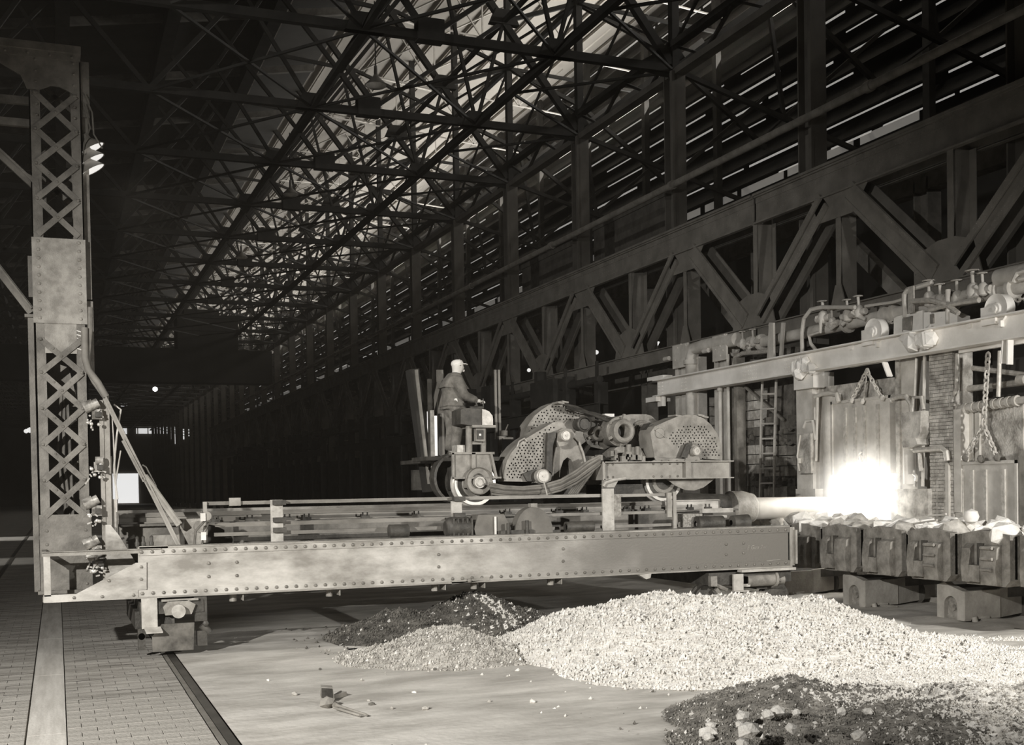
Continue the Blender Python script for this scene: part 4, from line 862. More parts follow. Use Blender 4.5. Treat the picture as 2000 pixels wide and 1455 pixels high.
# bearings on guards
def bearing(px, py, Y, r, nm='bearing'):
    p = at(px, py, Y=Y); b = MB(); b.lathe([(r * .35, -.09), (r * .75, -.09), (r * .8, -.075), (r * .86, -.075), (r * .9, -.09), (r, -.08), (r, .1)], p, (0, 1, 0), 26); b.lathe([(.001, -.1), (r * .14, -.1), (r * .18, -.085), (r * .55, -.085)], p, (0, 1, 0), 20); return part(b, nm, HUB, TR)
bearing(1102, 851, 18.98, .10); bearing(1058, 930, 18.95, .13); bearing(1357, 881, 18.98, .09)
b = MB(); b.prism([at(*q, Y=19.0) for q in ((1042, 928), (1052, 918), (1066, 917), (1078, 928), (1076, 940), (1060, 946), (1046, 943))], (0, .08, 0)); part(b, 'bearing_housing', MACH, TR, False)
b = MB(); b.prism([at(*q, Y=19.02) for q in ((1088, 862), (1090, 842), (1100, 836), (1116, 838), (1124, 848), (1118, 860), (1104, 870), (1092, 872))], (0, .08, 0)); part(b, 'bearing_housing', MACH, TR, False)
b = MB(); b.prism([at(*q, Y=19.02) for q in ((1338, 900), (1345, 876), (1354, 868), (1368, 874), (1368, 884), (1362, 888), (1368, 898), (1380, 903))], (0, .05, 0)); part(b, 'bearing_housing', MACH, TR, False)
b = MB(); b.prism([at(*q, Y=19.0) for q in ((1330, 893), (1340, 868), (1352, 862), (1352, 868), (1342, 894))], (0, .06, 0)); part(b, 'bearing_bracket', DARK, TR, False)
b = MB(); b.prism([at(*q, Y=18.99) for q in ((1067, 916), (1070, 846), (1086, 843), (1086, 850), (1080, 870), (1078, 924))], (0, .1, 0)); b.prism([at(*q, Y=19.0) for q in ((1022, 925), (1046, 916), (1052, 920), (1046, 940), (1030, 940))], (0, .06, 0)); part(b, 'gear_teeth_shield', DARK, TR, False)
# arched yoke
arc = [(1082, 940), (1083, 900), (1086, 872), (1094, 860), (1108, 852), (1120, 852), (1130, 866), (1138, 886), (1143, 912), (1144, 942), (1124, 942), (1122, 915), (1116, 898), (1108, 893), (1100, 900), (1095, 915), (1092, 940)]
b = MB(); b.prism([at(*q, Y=19.25) for q in arc], (0, .5, 0)); part(b, 'arched_yoke', MACH, TR, False, label='grey arched yoke')
b = MB(); b.path([at(*q, Y=19.22) for q in ((1078, 940), (1082, 895), (1088, 866), (1104, 856), (1118, 850), (1130, 862), (1139, 885), (1146, 915), (1147, 940))], .022, 8); part(b, 'yoke_rim', HUB, TR)
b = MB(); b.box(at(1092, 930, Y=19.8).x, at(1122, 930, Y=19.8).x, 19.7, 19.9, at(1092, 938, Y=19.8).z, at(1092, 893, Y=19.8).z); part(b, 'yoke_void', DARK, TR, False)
# motors in the middle
def ringmotor(px, py, Y, R, ri, lab, m=MACH):
    p = at(px, py, Y=Y); b = MB()
    b.lathe([(ri, .25), (ri, -.03), (ri + .02, -.06), (R * .8, -.07), (R * .95, -.05), (R, .0), (R, .12), (R * 1.2, .14), (R * 1.2, .6), (R * .8, .75), (.001, .75)], p, (0, 1, 0), 30); o = part(b, 'motor_housing', m, TR, label=lab)
    b = MB(); b.lathe([(.001, .2), (ri, .2)], p, (0, 1, 0), 20); part(b, 'motor_bore', DARK, o)
    b = MB()
    for k in range(6): t = k * math.pi / 3 + .4; b.dome(p + V((math.cos(t) * R * 1.08, .1, math.sin(t) * R * 1.08)), (0, -1, 0), .03)
    for k in (1.4, 3.6, 4.6): b.bar(p + V((math.cos(k) * R, .05, math.sin(k) * R)), p + V((math.cos(k) * R * 1.4, .05, math.sin(k) * R * 1.4)), .05, .05)
    part(b, 'motor_lugs', m, o)
ringmotor(1217, 842, 19.5, .235, .12, 'pale motor housing with a round bore')
ringmotor(1168, 847, 19.9, .15, .075, 'dark motor housing with a small bore', mat('dark_casting', .15, .6, .1, .3, 5, .4, 20))
p = at(1168, 850, Y=20.0); b = MB(); b.prism([at(*q, Y=19.98) for q in ((1142, 815), (1160, 818), (1195, 828), (1198, 870), (1180, 878), (1150, 872), (1140, 850))], (0, .5, 0)); part(b, 'gear_case', mat('dark_casting', .15), TR, False)
b = MB(); b.prism([at(*q, Y=19.9) for q in ((1196, 830), (1210, 812), (1232, 809), (1262, 809), (1272, 812), (1286, 824), (1272, 838), (1268, 860), (1262, 880), (1230, 882), (1205, 872), (1196, 850))], (0, .6, 0)); part(b, 'gear_case', MACH, TR, False, label='pale cast gear case')
p = at(1255, 842, Y=19.85); b = MB()
for k, rr in enumerate((.21, .17, .13, .09)): b.lathe([(rr - .03, -.02 * k), (rr, -.02 * k - .015), (rr + .01, -.02 * k + .02)], p, (0, 1, 0), 26)
part(b, 'ribbed_end_bell', MACH, TR)
b = MB(); b.prism([at(*q, Y=19.4) for q in ((1262, 838), (1272, 826), (1277, 830), (1270, 842), (1276, 868), (1280, 890), (1270, 892), (1266, 860))], (0, .3, 0)); part(b, 'slot_plate', DARK, TR, False)
b = MB(); b.prism([at(*q, Y=19.45) for q in ((1205, 873), (1250, 873), (1262, 893), (1195, 893), (1190, 885))], (0, .3, 0)); b.tube(at(1228, 868, Y=19.4), at(1228, 896, Y=19.4), .05); b.tube(at(1245, 872, Y=19.4), at(1245, 896, Y=19.4), .04); part(b, 'motor_foot', MACH, TR)
b = MB(); b.box(at(1182, 820, Y=20.6).x, at(1200, 820, Y=20.6).x, 20.6, 20.9, at(1190, 822, Y=20.6).z, at(1190, 808, Y=20.6).z); part(b, 'white_cap', mat('white_paint', .85), TR, False)
b = MB()
for q0, q1, rr in (((1100, 790), (1150, 806), .03), ((1105, 795), (1200, 826), .035), ((1120, 800), (1205, 820), .02), ((1130, 826), (1160, 818), .05), ((1150, 870), (1135, 895), .05)): b.path([at(*q0, Y=19.7), at((q0[0] + q1[0]) / 2, (q0[1] + q1[1]) / 2 - 3, Y=19.7), at(*q1, Y=19.7)], rr, 8)
part(b, 'link_rods', DARK, TR)
p = at(1142, 828, Y=19.6); b = MB(); b.lathe([(.001, 0), (.1, 0), (.12, .05), (.12, .3), (.001, .3)], p, (0, 1, 0), 20); b.lathe([(.12, -.02), (.15, 0), (.15, .05)], p, (0, 1, 0), 20); part(b, 'pinion', DARK, TR)
b = MB(); b.path([at(*q, Y=19.05) for q in ((1010, 873), (1014, 862), (1024, 856), (1030, 862))], .015, 6); part(b, 'lifting_handle', HUB, TR)
b = MB()
for q in ((1090, 787), (1098, 785), (1318, 812), (1362, 811), (1370, 814)): b.bar(at(q[0] - 6, q[1], Y=19.3), at(q[0] + 6, q[1] + 2, Y=19.3), .3, .03)
part(b, 'guard_straps', STEEL, TR, False)
b = MB(); b.box(T(1140, 900).x, T(1300, 900).x, 19.7, 20.8, 2.3, 2.95); b.box(T(1150, 900).x, T(1180, 900).x, 19.3, 19.8, 2.2, 2.85); part(b, 'machine_bed', DARK, TR, False)
b = MB()
for k in range(14):
    x_ = T(random.uniform(1150, 1270), 900).x; z_ = random.uniform(2.85, 3.05); b.box(x_, x_ + random.uniform(.04, .14), 19.2, 19.35, z_ - .1, z_)
part(b, 'bed_fittings', MACH, TR, False)
# hanging cable bundle
for k in range(9):
    dy = k * 3.4; e = k * 1.2
    b = MB(); pts = [(955 + e * .5, 944 + dy * .75), (985, 950 + dy * .62), (1020, 952 + dy * .62), (1060, 948 + dy * .68), (1095, 938 + dy * .72), (1125, 920 + dy * .85), (1148, 902 + dy * .9), (1172, 890 + dy * .6)]
    b.path([at(x_, y_, Y=18.75 + .05 * math.sin(k * 2) + k * .015) for x_, y_ in pts], .024, 7); part(b, 'hanging_cable', mat('pale_cable', .2, .6, 0, .3, 3), TR)
b = MB(); b.path([at(1062, 940, Y=18.66), at(1066, 955, Y=18.66), at(1069, 968, Y=18.66)], .014, 6); part(b, 'cable_tie', HUB, TR)
b = MB()
for k in range(5): b.path([at(1110 + k * 4, 965, Y=18.9), at(1128 + k * 4, 940, Y=18.9), at(1150 + k * 3, 915, Y=18.9)], .02, 6)
part(b, 'cable_tails', CABLE, TR)
# operator pedestal with controllers
Yc = 19.35
def S(x, y, Y=Yc): return at(x, y, Y=Y)
b = MB(); b.tube(S(916, 884), S(916, 826), .06, n=14); b.tube(S(944, 884), S(944, 830), .05, n=14); b.box(S(910, 845).x, S(948, 845).x, Yc - .03, Yc + .03, S(910, 868).z, S(910, 862).z); part(b, 'pedestal_legs', MACH, TR)
b = MB(); q = [(905, 800), (940, 798), (940, 831), (918, 831), (905, 828)]
b.prism([S(900, 828, 19.2), S(900, 800, 19.2), S(906, 797, 19.2), S(943, 798, 19.2), S(943, 831, 19.2), S(920, 831, 19.2)], (0, .5, 0)); part(b, 'controller_drum', DARK, TR, False)
b = MB(); zc_ = S(950, 831).z; b.prism([S(942, 831, 19.18), S(942, 799, 19.18), S(948, 800, 19.18), S(956, 804, 19.18), (S(962, 812, 19.18)), S(963, 820, 19.18), S(963, 831, 19.18)], (0, .52, 0)); part(b, 'controller_cover', HUB, TR, False, label='pale rounded controller cover')
b = MB(); b.box(S(916, 834).x, S(962, 834).x, 19.17, 19.72, S(916, 836).z, S(916, 831).z); part(b, 'controller_tray', MACH, TR, False)
b = MB(); b.box(S(930, 860, 19.2).x, S(947, 860, 19.2).x, 19.2, 19.32, S(930, 862, 19.2).z, S(930, 837, 19.2).z); part(b, 'switch_box', MACH, TR, False)
b = MB(); b.box(S(932, 856, 19.19).x, S(944, 856, 19.19).x, 19.18, 19.2, S(932, 858, 19.19).z, S(932, 840, 19.19).z); part(b, 'switch_cover', DARK, TR, False)
b = MB(); b.box(S(936, 850, 19.17).x, S(940, 850, 19.17).x, 19.172, 19.18, S(936, 851, 19.17).z, S(936, 847, 19.17).z); part(b, 'switch_label', mat('white_paint', .85), TR, False)
b = MB(); p = S(934, 797, 19.5); b.tube(p, p + V((-.05, 0, .12)), .014); p = S(944, 797, 19.5); b.tube(p, p + V((.0, .0, .17)), .01); p = S(925, 797, 19.4); b.tube(p, p + V((.06, 0, .06)), .02); b.tube(S(918, 796), S(944, 796), .025); part(b, 'control_levers', DARK, TR)
b = MB(); b.box(S(895, 884).x, S(910, 884).x, 19.4, 19.7, S(895, 884).z, S(895, 869).z); part(b, 'step_box', HUB, TR, False)
b = MB(); b.box(S(868, 800).x, S(876, 800).x, 20.3, 20.34, 2.9, 4.4); part(b, 'rear_panel', DARK, TR, False)
# railing posts and leaning board behind the man
b = MB(); b.box(at(854, 730, Y=20.5).x, at(866, 730, Y=20.5).x, 20.5, 20.56, 2.9, at(854, 722, Y=20.5).z); part(b, 'canopy_post', DULL, TR, False)
b = MB(); b.bar(at(842, 810, Y=20.4), at(862, 730, Y=20.4), .03, .07); part(b, 'post_brace', DULL, TR, False)
b = MB(); b.box(at(841, 801, Y=20.2).x, at(848, 801, Y=20.2).x, 20.2, 20.24, 2.4, at(841, 801, Y=20.2).z); part(b, 'short_post', HUB, TR, False)
for px in (966, 973): b = MB(); b.box(at(px, 730, Y=20.6).x, at(px + 4, 730, Y=20.6).x, 20.6, 20.64, 3.3, at(px, 722, Y=20.6).z); part(b, 'canopy_post', DULL, TR, False)
p = at(982, 842, Y=19.9); b = MB(); b.tube(at(983, 851, Y=19.9), at(983, 841, Y=19.9), .08, n=14); b.tube(at(987, 841, Y=19.9), at(992, 829, Y=19.9), .012); b.box(at(974, 880, Y=19.95).x, at(979, 880, Y=19.95).x, 19.9, 20.0, at(974, 884, Y=19.95).z, at(974, 857, Y=19.95).z); b.box(at(972, 857, Y=19.95).x, at(1000, 857, Y=19.95).x, 19.88, 20.0, at(974, 858, Y=19.95).z, at(974, 852, Y=19.95).z); part(b, 'oil_pot_stand', MACH, TR)
# charging bar
zb = 1.84; ya = 20.8
b = MB(); b.tube((at(1466, 985, Y=ya).x, ya, zb), (at(1655, 990, Y=ya).x, ya, zb - .02), .235, .235, 28); part(b, 'charging_bar', mat('charging_bar_steel', .5, .5, .1, .12, 2), TR, label='thick pale charging bar reaching into the furnace')
b = MB(); x1 = at(1655, 990, Y=ya).x; b.lathe([(.235, 0), (.22, .06), (.2, .08), (.2, .45), (.17, .5), (.001, .5)], (x1, ya, zb - .02), (1, 0, 0), 26); part(b, 'bar_tip', mat('charging_bar_steel', .62), TR)
b = MB(); x0 = at(1425, 985, Y=ya).x; x1 = at(1466, 985, Y=ya).x; b.lathe([(.001, -.1), (.25, -.1), (.36, .0), (.36, .3), (.3, x1 - x0), (.27, x1 - x0 + .05)], (x0, ya, zb + .02), (1, 0, 0), 28); part(b, 'bar_collar', MACH, TR)
b = MB(); b.lathe([(.28, 0), (.31, .02), (.31, .06), (.28, .08)], (x1 - .05, ya, zb + .02), (1, 0, 0), 28); part(b, 'bright_ring', BRIGHT, TR)
b = MB(); b.tube((9, ya, 2.1), (x0, ya, 1.9), .25, n=20); part(b, 'bar_spindle', DARK, TR)

# leaning timber with pale edge beside the machine
b = MB(); a, c = at(838, 960, Y=21.4), at(805, 722, Y=21.4); b.bar(a, c, .2, .26); solo(b, 'leaning_column', DWALL, 'dark leaning post behind the operator, left of him', 'post', smooth=False)
b = MB(); a, c = at(838, 945, Y=21.1), at(813, 722, Y=21.1); b.bar(a, c, .05, .06); solo(b, 'leaning_bar', mat('grey_wood', .25, .8), 'pale thin bar leaning behind the operator, left of him', 'bar', smooth=False)
a, c = at(846, 890, Y=26), at(858, 812, Y=26); b = MB(); b.box(a.x, c.x, 26, 26.05, a.z, c.z); b.box(a.x - .12, a.x - .06, 26, 26.05, a.z, c.z + .1); solo(b, 'glowing_slit', LAMPE, 'bright upright furnace glow slit left of the operator', 'furnace glow', smooth=False)

# ================================================================ furnace front (faces the charging floor, plane X = 15.8)
FU = root('open_hearth_furnace', (16.5, 20, 0), 'furnace front with doors, buckstays and lintel beam, its near door glowing white', 'furnace')
XF = 15.8
def G(x, y, X=XF): return at(x, y, X=X)
def vbox(px0, px1, y0, y1, X0=XF, X1=None, nm='buckstay', m=FURN, par=None, ref=None, X1d=.3):
    """box standing on the furnace plane between two pixel columns; y0 top, y1 bottom measured at px0"""
    a, c = G(px0, y0, X0), G(px1, y0, X0); zb_ = G(px0, y1, X0).z
    b = MB(); b.box(X0, X0 + (X1 or X1d), c.y, a.y, zb_, a.z); return part(b, nm, m, par or FU, False)
b = MB(); b.box(17.0, 18.2, 4, 21.0 - 1.9, 0, 4.6); b.box(17.0, 18.2, 21.2, 28.6, 0, 4.6); b.box(17.0, 18.2, 18.9, 21.3, 0, 1.5); b.box(17, 18.2, 18.9, 21.3, 3.2, 4.6); part(b, 'brick_core', BRICKD, FU, False)
b = MB(); b.box(15.9, 17.0, 4, 28.4, 0, 1.45); b.box(15.75, 16.6, 4, 25, 1.45, 1.53); part(b, 'sill_wall', FURND, FU, False)
b = MB(); b.box(16.02, 16.1, 18.86, 21.3, 1.5, 2.8); part(b, 'hearth_opening', HOT, FU, False, label='white-hot furnace mouth')
b = MB(); b.box(16.0, 16.95, 21.3, 21.5, 1.45, 4.5); b.box(16.0, 16.95, 18.6, 18.85, 1.45, 4.5); b.box(16.0, 16.95, 18.85, 21.3, 2.8, 4.5); part(b, 'opening_jambs', BRICK, FU, False)
# lintel beam
zt, zb2 = 5.24, 4.84
b = MB(); b.box(15.58, 15.61, 4, 28.25, zb2, zt); b.box(15.42, 15.78, 4, 28.25, zt, zt + .03); b.box(15.42, 15.78, 4, 28.25, zb2 - .03, zb2); b.box(15.58, 15.7, 28.0, 28.25, zb2 - .3, zb2); part(b, 'lintel_beam', BEAMM, FU, False, label='pale steel beam along the furnace front')
b = MB(); b.box(15.45, 15.75, 27.7, 28.6, zt + .03, zt + .13); b.box(15.45, 15.9, 28.1, 28.7, zb2 - .16, zb2 - .03); part(b, 'beam_end_blocks', BEAMM, FU, False)
b = MB()
for (ya_, yb_) in ((27.95, 28.2), (26.7, 27.0), (23.4, 24.0), (21.6, 22.3)):
    y = ya_
    while y < yb_:
        for z in (zt - .06, zt - .16, zb2 + .06, zb2 + .16): b.dome((15.58, y, z), (-1, 0, 0), .018)
        y += .08
for y in [12 + .15 * i for i in range(60)]: pass
part(b, 'rivets', BEAMM, FU, kind='stuff')
for px, py in ((1560, 722), (1578, 716), (1782, 668), (1808, 660)):
    b = MB(); p = G(px, py, 15.5)
    for k in range(5): b.rock((15.5, p.y + random.uniform(-.18, .18), p.z + random.uniform(-.1, .14)), random.uniform(.12, .22), sq=(.7, 1, 1))
    part(b, 'slag_lump', BEAMM, FU, False)
# buckstays and pipes left of the doors
for px0, px1, y0, y1, m in ((1318, 1325, 680, 980, FURN), (1330, 1345, 680, 980, FURN), (1346, 1364, 700, 980, FURN), (1394, 1402, 668, 975, FURN), (1406, 1418, 668, 975, FURN), (1420, 1423, 700, 975, FURND), (1432, 1438, 690, 975, FURND)):
    vbox(px0, px1, y0, y1, nm='buckstay', m=m, X1d=.25)
b = MB(); p = G(1354, 690); b.path([(15.75, p.y, 3.0), (15.75, p.y, p.z - .15), (15.75, p.y - .15, p.z + .1), (15.75, p.y - .6, p.z + .12), (15.75, p.y - 2.2, p.z + .1)], .17, 14); b.lathe([(.17, 0), (.22, 0), (.22, .12), (.17, .12)], (15.75, p.y, p.z - .3), (0, 0, 1), 16); part(b, 'elbow_pipe', FURN, FU)
for px0, px1, y0, y1 in ((1315, 1345, 676, 715), (1393, 1420, 658, 702)):
    a, c = G(px0, y0, 15.65), G(px1, y1, 15.65); b = MB(); b.box(15.62, 15.68, c.y, a.y, c.z, a.z)
    for k in range(6): b.dome((15.62, random.uniform(c.y, a.y), random.uniform(c.z, a.z)), (-1, 0, 0), .025)
    b.tube((15.6, a.y + .15, (a.z + c.z) / 2), (15.6, a.y + .4, (a.z + c.z) / 2), .06); part(b, 'stay_bracket', FURN, FU)
b = MB(); p = G(1428, 700); b.path([(15.7, p.y, 2.0), (15.7, p.y, p.z + .1)], .04, 8); p = G(1416, 765); b.tube((15.65, p.y, 2.0), (15.65, p.y, p.z), .05); b.lathe([(.05, 0), (.075, .02), (.075, .1), (.05, .12)], (15.65, p.y, p.z), (0, 0, 1), 10); part(b, 'service_pipe', FURN, FU)
b = MB(); b.path([G(*q, 15.85) for q in ((1432, 720), (1436, 698), (1450, 690), (1480, 688), (1512, 684))], .055, 8); part(b, 'bent_pipe', HUB, FU)
# scorched brick panels between stays (rows of large blocks)
rows = [(1434, 1492, 770, 838, .42), (1434, 1546, 838, 868, .12), (1434, 1500, 872, 925, .40), (1498, 1546, 872, 930, .30), (1434, 1480, 925, 950, .25), (1436, 1546, 950, 1000, .24), (1500, 1548, 815, 838, .15), (1360, 1392, 780, 850, .28), (1372, 1394, 860, 975, .2)]
for i, (px0, px1, y0, y1, v) in enumerate(rows):
    a, c = G(px0, y0, 16.3), G(px1, y1, 16.3)
    n1 = max(1, round((a.y - c.y) / .36)); n2 = max(1, round((a.z - c.z) / .26))
    for r_ in range(n2):
        for q in range(n1):
            dy, dz = (a.y - c.y) / n1, (a.z - c.z) / n2; b = MB(); yy, zz = c.y + q * dy, c.z + r_ * dz
            b.box(16.2 + random.uniform(-.03, .03), 16.45, yy + .012, yy + dy - .012, zz + .01, zz + dz - .01)
            vv = round(v * random.choice((.7, .9, 1.05, 1.2)), 2); part(b, 'wall_block', mat('scorched_block_%d' % int(vv * 100), vv, .9, 0, .4, 5, .8, 22), FU, False)
vbox(1434, 1550, 700, 1000, 16.42, nm='backing_wall', m=BRICKD, X1d=.3)
b = MB()
for k in range(30):
    p = G(random.uniform(1436, 1545), random.choice((842, 855, 862, 935, 945)) + random.uniform(-5, 5), 16.2); b.rock(p, random.uniform(.05, .14))
part(b, 'slag_crust', BRICKD, FU, False, kind='stuff')
# ladder
b = MB()
for (xa, xb_) in ((1489, 1484), (1516, 1511)): b.path([G(xa, 738, 15.95), G(xa - 3, 860, 15.95), G(xb_, 1000, 15.95)], .035, 6)
part(b, 'ladder_rail', FURN, FU)
for k in range(9): b = MB(); y = 770 + k * 29; b.bar(G(1488 - k * .4, y, 15.93), G(1515 - k * .4, y - 1, 15.93), .04, .04); part(b, 'ladder_rung', FURN, FU)
b = MB(); b.bar(G(1455, 755, 16.0), G(1530, 820, 16.0), .05, .06); part(b, 'slanting_angle', FURND, FU)
for xa, xb_ in ((1500, 730), (1524, 722)): b = MB(); b.bar(G(xa, xb_, 15.7), G(xa + 6, 630, 15.7), .05, .10); part(b, 'hanger_angle', FURN, FU)
b = MB(); b.box(15.6, 15.66, G(1517, 630, 15.7).y, G(1508, 630, 15.7).y, 5.3, G(1510, 632, 15.7).z); part(b, 'hanger_angle', FURN, FU)
# stay left of the glowing door with water pipe
vbox(1550, 1588, 728, 762, 15.6, nm='stay_head', m=BEAMM); vbox(1555, 1586, 762, 1002, 15.75, nm='door_stay', m=FURN, X1d=.5)
vbox(1590, 1600, 728, 985, 15.9, nm='door_stay', m=FURN, X1d=.4); a_, c_ = G(1606, 772, 15.95), G(1640, 772, 15.95); b = MB(); b.tube((16.1, (a_.y + c_.y) / 2, 1.5), (16.1, (a_.y + c_.y) / 2, a_.z), (a_.y - c_.y) / 2, n=20); part(b, 'round_frame_column', FURN, FU)
vbox(1558, 1583, 848, 925, 15.62, nm='pale_shield', m=BRICK, X1d=.08); vbox(1554, 1592, 955, 1002, 15.6, nm='stay_foot', m=FURN, X1d=.4)
b = MB(); b.path([G(*q, 15.75) for q in ((1592, 775), (1604, 770), (1620, 768), (1634, 770), (1638, 785))], .05, 8); b.path([G(*q, 15.75) for q in ((1594, 860), (1588, 822), (1575, 822), (1570, 835))], .045, 8); b.path([G(1597, 770, 15.75), G(1594, 900, 15.75)], .03, 6); part(b, 'water_pipe', FURN, FU)
b = MB(); b.path([G(1563, 850, 15.6), G(1557, 890, 15.6), G(1561, 920, 15.6)], .02, 6); b.tube(G(1561, 905, 15.58), G(1561, 895, 15.58), .05); part(b, 'water_pipe', FURN, FU)
# doors
def door(q, nribs, lab, X=15.85, hook=True):
    # q: top-left, top-right, bottom-right, bottom-left pixels
    A = [G(*p, X) for p in q]; ztp = max(A[0].z, A[1].z); zbt = A[2].z
    y1_, y0_ = A[0].y, A[1].y
    b = MB(); b.box(X, X + .12, y0_, y1_, zbt, ztp); d = part(b, 'furnace_door', FURN, FU, False, label=lab)
    b = MB(); b.box(X - .03, X, y0_, y1_, ztp - .06, ztp); b.box(X - .03, X, y0_, y0_ + .05, zbt, ztp); b.box(X - .03, X, y1_ - .05, y1_, zbt, ztp); part(b, 'door_rim', FURN, d, False)
    for f in nribs:
        yc = y1_ + (y0_ - y1_) * f; b = MB(); b.box(X - .035, X, yc - .045, yc + .045, zbt, ztp - .16); part(b, 'door_rib', mat('door_rib_iron', .46, .8, 0, .2, 10, .6, 30), d, False)
    return d, y0_, y1_, zbt, ztp
d1 = door(((1624, 785), (1740, 783), (1738, 925), (1612, 935)), (.25, .42, .58, .8), 'furnace door hanging above the white glow')
b = MB(); b.path([(15.8, d1[1] + .9, d1[3] + .25), (15.8, d1[1] + .95, d1[3] + .42), (15.8, d1[1] + .86, d1[3] + .48)], .03, 6); b.lathe([(.001, 0), (.07, 0), (.07, .02)], (15.82, d1[1] + .92, d1[3] + .35), (-1, 0, 0), 14); part(b, 'spy_hole', BRIGHT, d1[0])
d2 = door(((1830, 905), (1988, 898), (1984, 1025), (1826, 1020)), (.13, .33, .46, .62, .84), 'closed ribbed furnace door at right')
vbox(1990, 2000, 880, 1030, 15.85, nm='door_frame', m=FURND, X1d=.3)
# worn cast panel above the right door
vbox(1862, 1998, 796, 905, 16.05, nm='arch_panel', m=BRICK, X1d=.3)
for px, v in ((1868, .3), (1880, .24), (1892, .3), (1904, .2)):
    vbox(px, px + 8, 806, 900, 16.0, nm='panel_rib', m=FURN, X1d=.06)
b = MB(); b.path([G(1866, 800, 15.95), G(1930, 790, 15.95), G(2010, 780, 15.95)], .07, 8)
for k in range(9): b.tube(G(1870 + k * 14, 800 - k * 2.1, 15.95), G(1876 + k * 14, 799 - k * 2.1, 15.95), .1)
part(b, 'crust_rail', FURN, FU)
# piers between the doors
vbox(1748, 1756, 700, 955, 15.85, nm='pier_edge', m=BRICK, X1d=.2)
vbox(1756, 1790, 700, 1012, 15.9, nm='door_pier', m=FURN, X1d=.4)
# brick-faced pier made of courses
a, c = G(1814, 690, 15.8), G(1860, 690, 15.8); zlo = 1.6; z = zlo; b = MB(); b.box(15.86, 16.3, c.y + .01, a.y - .01, zlo, 4.86); part(b, 'brick_pier', BRICK, FU, False)
bp = MB(); r_ = 0
while z < 4.84:
    hh = .07; y = c.y; first = .12 if r_ % 2 else .24
    while y < a.y - .02:
        wd = min(first, a.y - y); first = .24; t = .02 * (4.84 - z) / 3
        bp.box(15.8 + random.uniform(-.008, .008), 15.87, y + .005, y + wd - .005, z + .004, z + hh - .004); y += wd
    z += hh; r_ += 1
part(bp, 'pier_bricks', BRICK, FU, False, kind='stuff')
vbox(1862, 1876, 800, 1000, 15.8, nm='pier_flange', m=FURN, X1d=.2); vbox(1846, 1852, 905, 1010, 15.75, nm='pier_flange', m=FURN, X1d=.1)
b = MB(); b.path([G(1806, 690, 15.8), G(1803, 880, 15.8), G(1802, 950, 15.8)], .035, 6); b.path([G(1790, 700, 15.8), G(1786, 790, 15.8), (G(1786, 950, 15.8))], .03, 6); part(b, 'water_pipe', FURN, FU)
vbox(1740, 1812, 955, 1015, 15.7, nm='pier_block', m=BRICK, X1d=.5)
b = MB(); b.path([G(*q, 15.7) for q in ((1742, 778), (1756, 774), (1770, 774), (1780, 790), (1781, 806))], .05, 8); b.path([G(*q, 15.7) for q in ((1782, 805), (1785, 776), (1800, 776), (1804, 800))], .045, 8); b.path([G(*q, 15.65) for q in ((1786, 880), (1810, 878), (1840, 876), (1848, 882), (1850, 900))], .055, 8); b.path([G(1796, 885, 15.65), G(1799, 920, 15.65)], .04, 6); part(b, 'water_pipe', HUB, FU)
b = MB(); b.prism([G(*q, 15.6) for q in ((1759, 806), (1798, 802), (1797, 845), (1790, 858), (1768, 860), (1761, 845))], (.3, 0, 0)); b.prism([G(*q, 15.58) for q in ((1761, 864), (1768, 856), (1788, 855), (1791, 868), (1782, 874), (1764, 874))], (.3, 0, 0)); part(b, 'burner_casting', BRICK, FU, False, label='rough tapering burner casting')
b = MB(); b.tube(G(1776, 876, 15.75), G(1777, 945, 15.75), .12, n=14); part(b, 'burner_pipe', FURN, FU)
b = MB(); b.path([G(1784, 925, 15.55), G(1790, 930, 15.55), G(1789, 940, 15.55)], .03, 6); part(b, 'burner_lever', BRIGHT, FU)
# upper brackets and gear on the beam
b = MB(); b.prism([G(*q, 15.7) for q in ((1745, 662), (1746, 622), (1752, 618), (1802, 606), (1802, 655))], (.05, 0, 0)); part(b, 'hoist_bracket', BEAMM, FU, False)
b = MB(); b.prism([G(*q, 15.64) for q in ((1804, 656), (1804, 610), (1850, 608), (1870, 616), (1870, 634), (1850, 642), (1828, 652))], (.3, 0, 0)); part(b, 'hoist_bracket', BEAMM, FU, False)
b = MB(); b.prism([G(*q, 15.65) for q in ((1762, 655), (1762, 622), (1780, 617), (1778, 650))], (.04, 0, 0)); b.box(15.6, 15.64, G(1822, 620, 15.6).y, G(1816, 620, 15.6).y, G(1816, 622, 15.6).z - .1, G(1816, 614, 15.6).z); part(b, 'bracket_web', FURND, FU, False)
b = MB(); p = G(1852, 640, 15.65); b.tube((15.65, p.y, 5.2), (15.65, p.y, G(1876, 560, 15.65).z), .05); part(b, 'bracket_rod', FURN, FU)
for px, py in ((1710, 648), (1950, 604)):
    p = G(px, py, 15.6); r_ = .27
    b = MB(); b.lathe([(.001, -.1), (.1, -.1), (.12, -.07), (r_ - .04, -.07), (r_, -.09), (r_, .1), (.001, .1)], (15.62, p.y, p.z), (1, 0, 0), 28); b.lathe([(.001, -.13), (.05, -.13), (.06, -.1)], (15.62, p.y, p.z), (1, 0, 0), 12)
    o = part(b, 'chain_sheave', BEAMM, FU)
    b = MB(); b.box(15.5, 15.75, p.y - .02, p.y + .32, p.z - .26, p.z + .06); b.box(15.5, 15.6, p.y - .15, p.y - .1, p.z - .33, p.z - .22); part(b, 'sheave_block', BEAMM, o, False)
for q in ((1665, 674), (1896, 630)): p = G(*q, 15.6); b = MB(); b.box(15.55, 15.65, p.y - .05, p.y + .05, p.z - .1, p.z + .05); b.dome((15.6, p.y + .1, p.z), (0, 0, 1), .06); part(b, 'beam_bolt', BEAMM, FU)
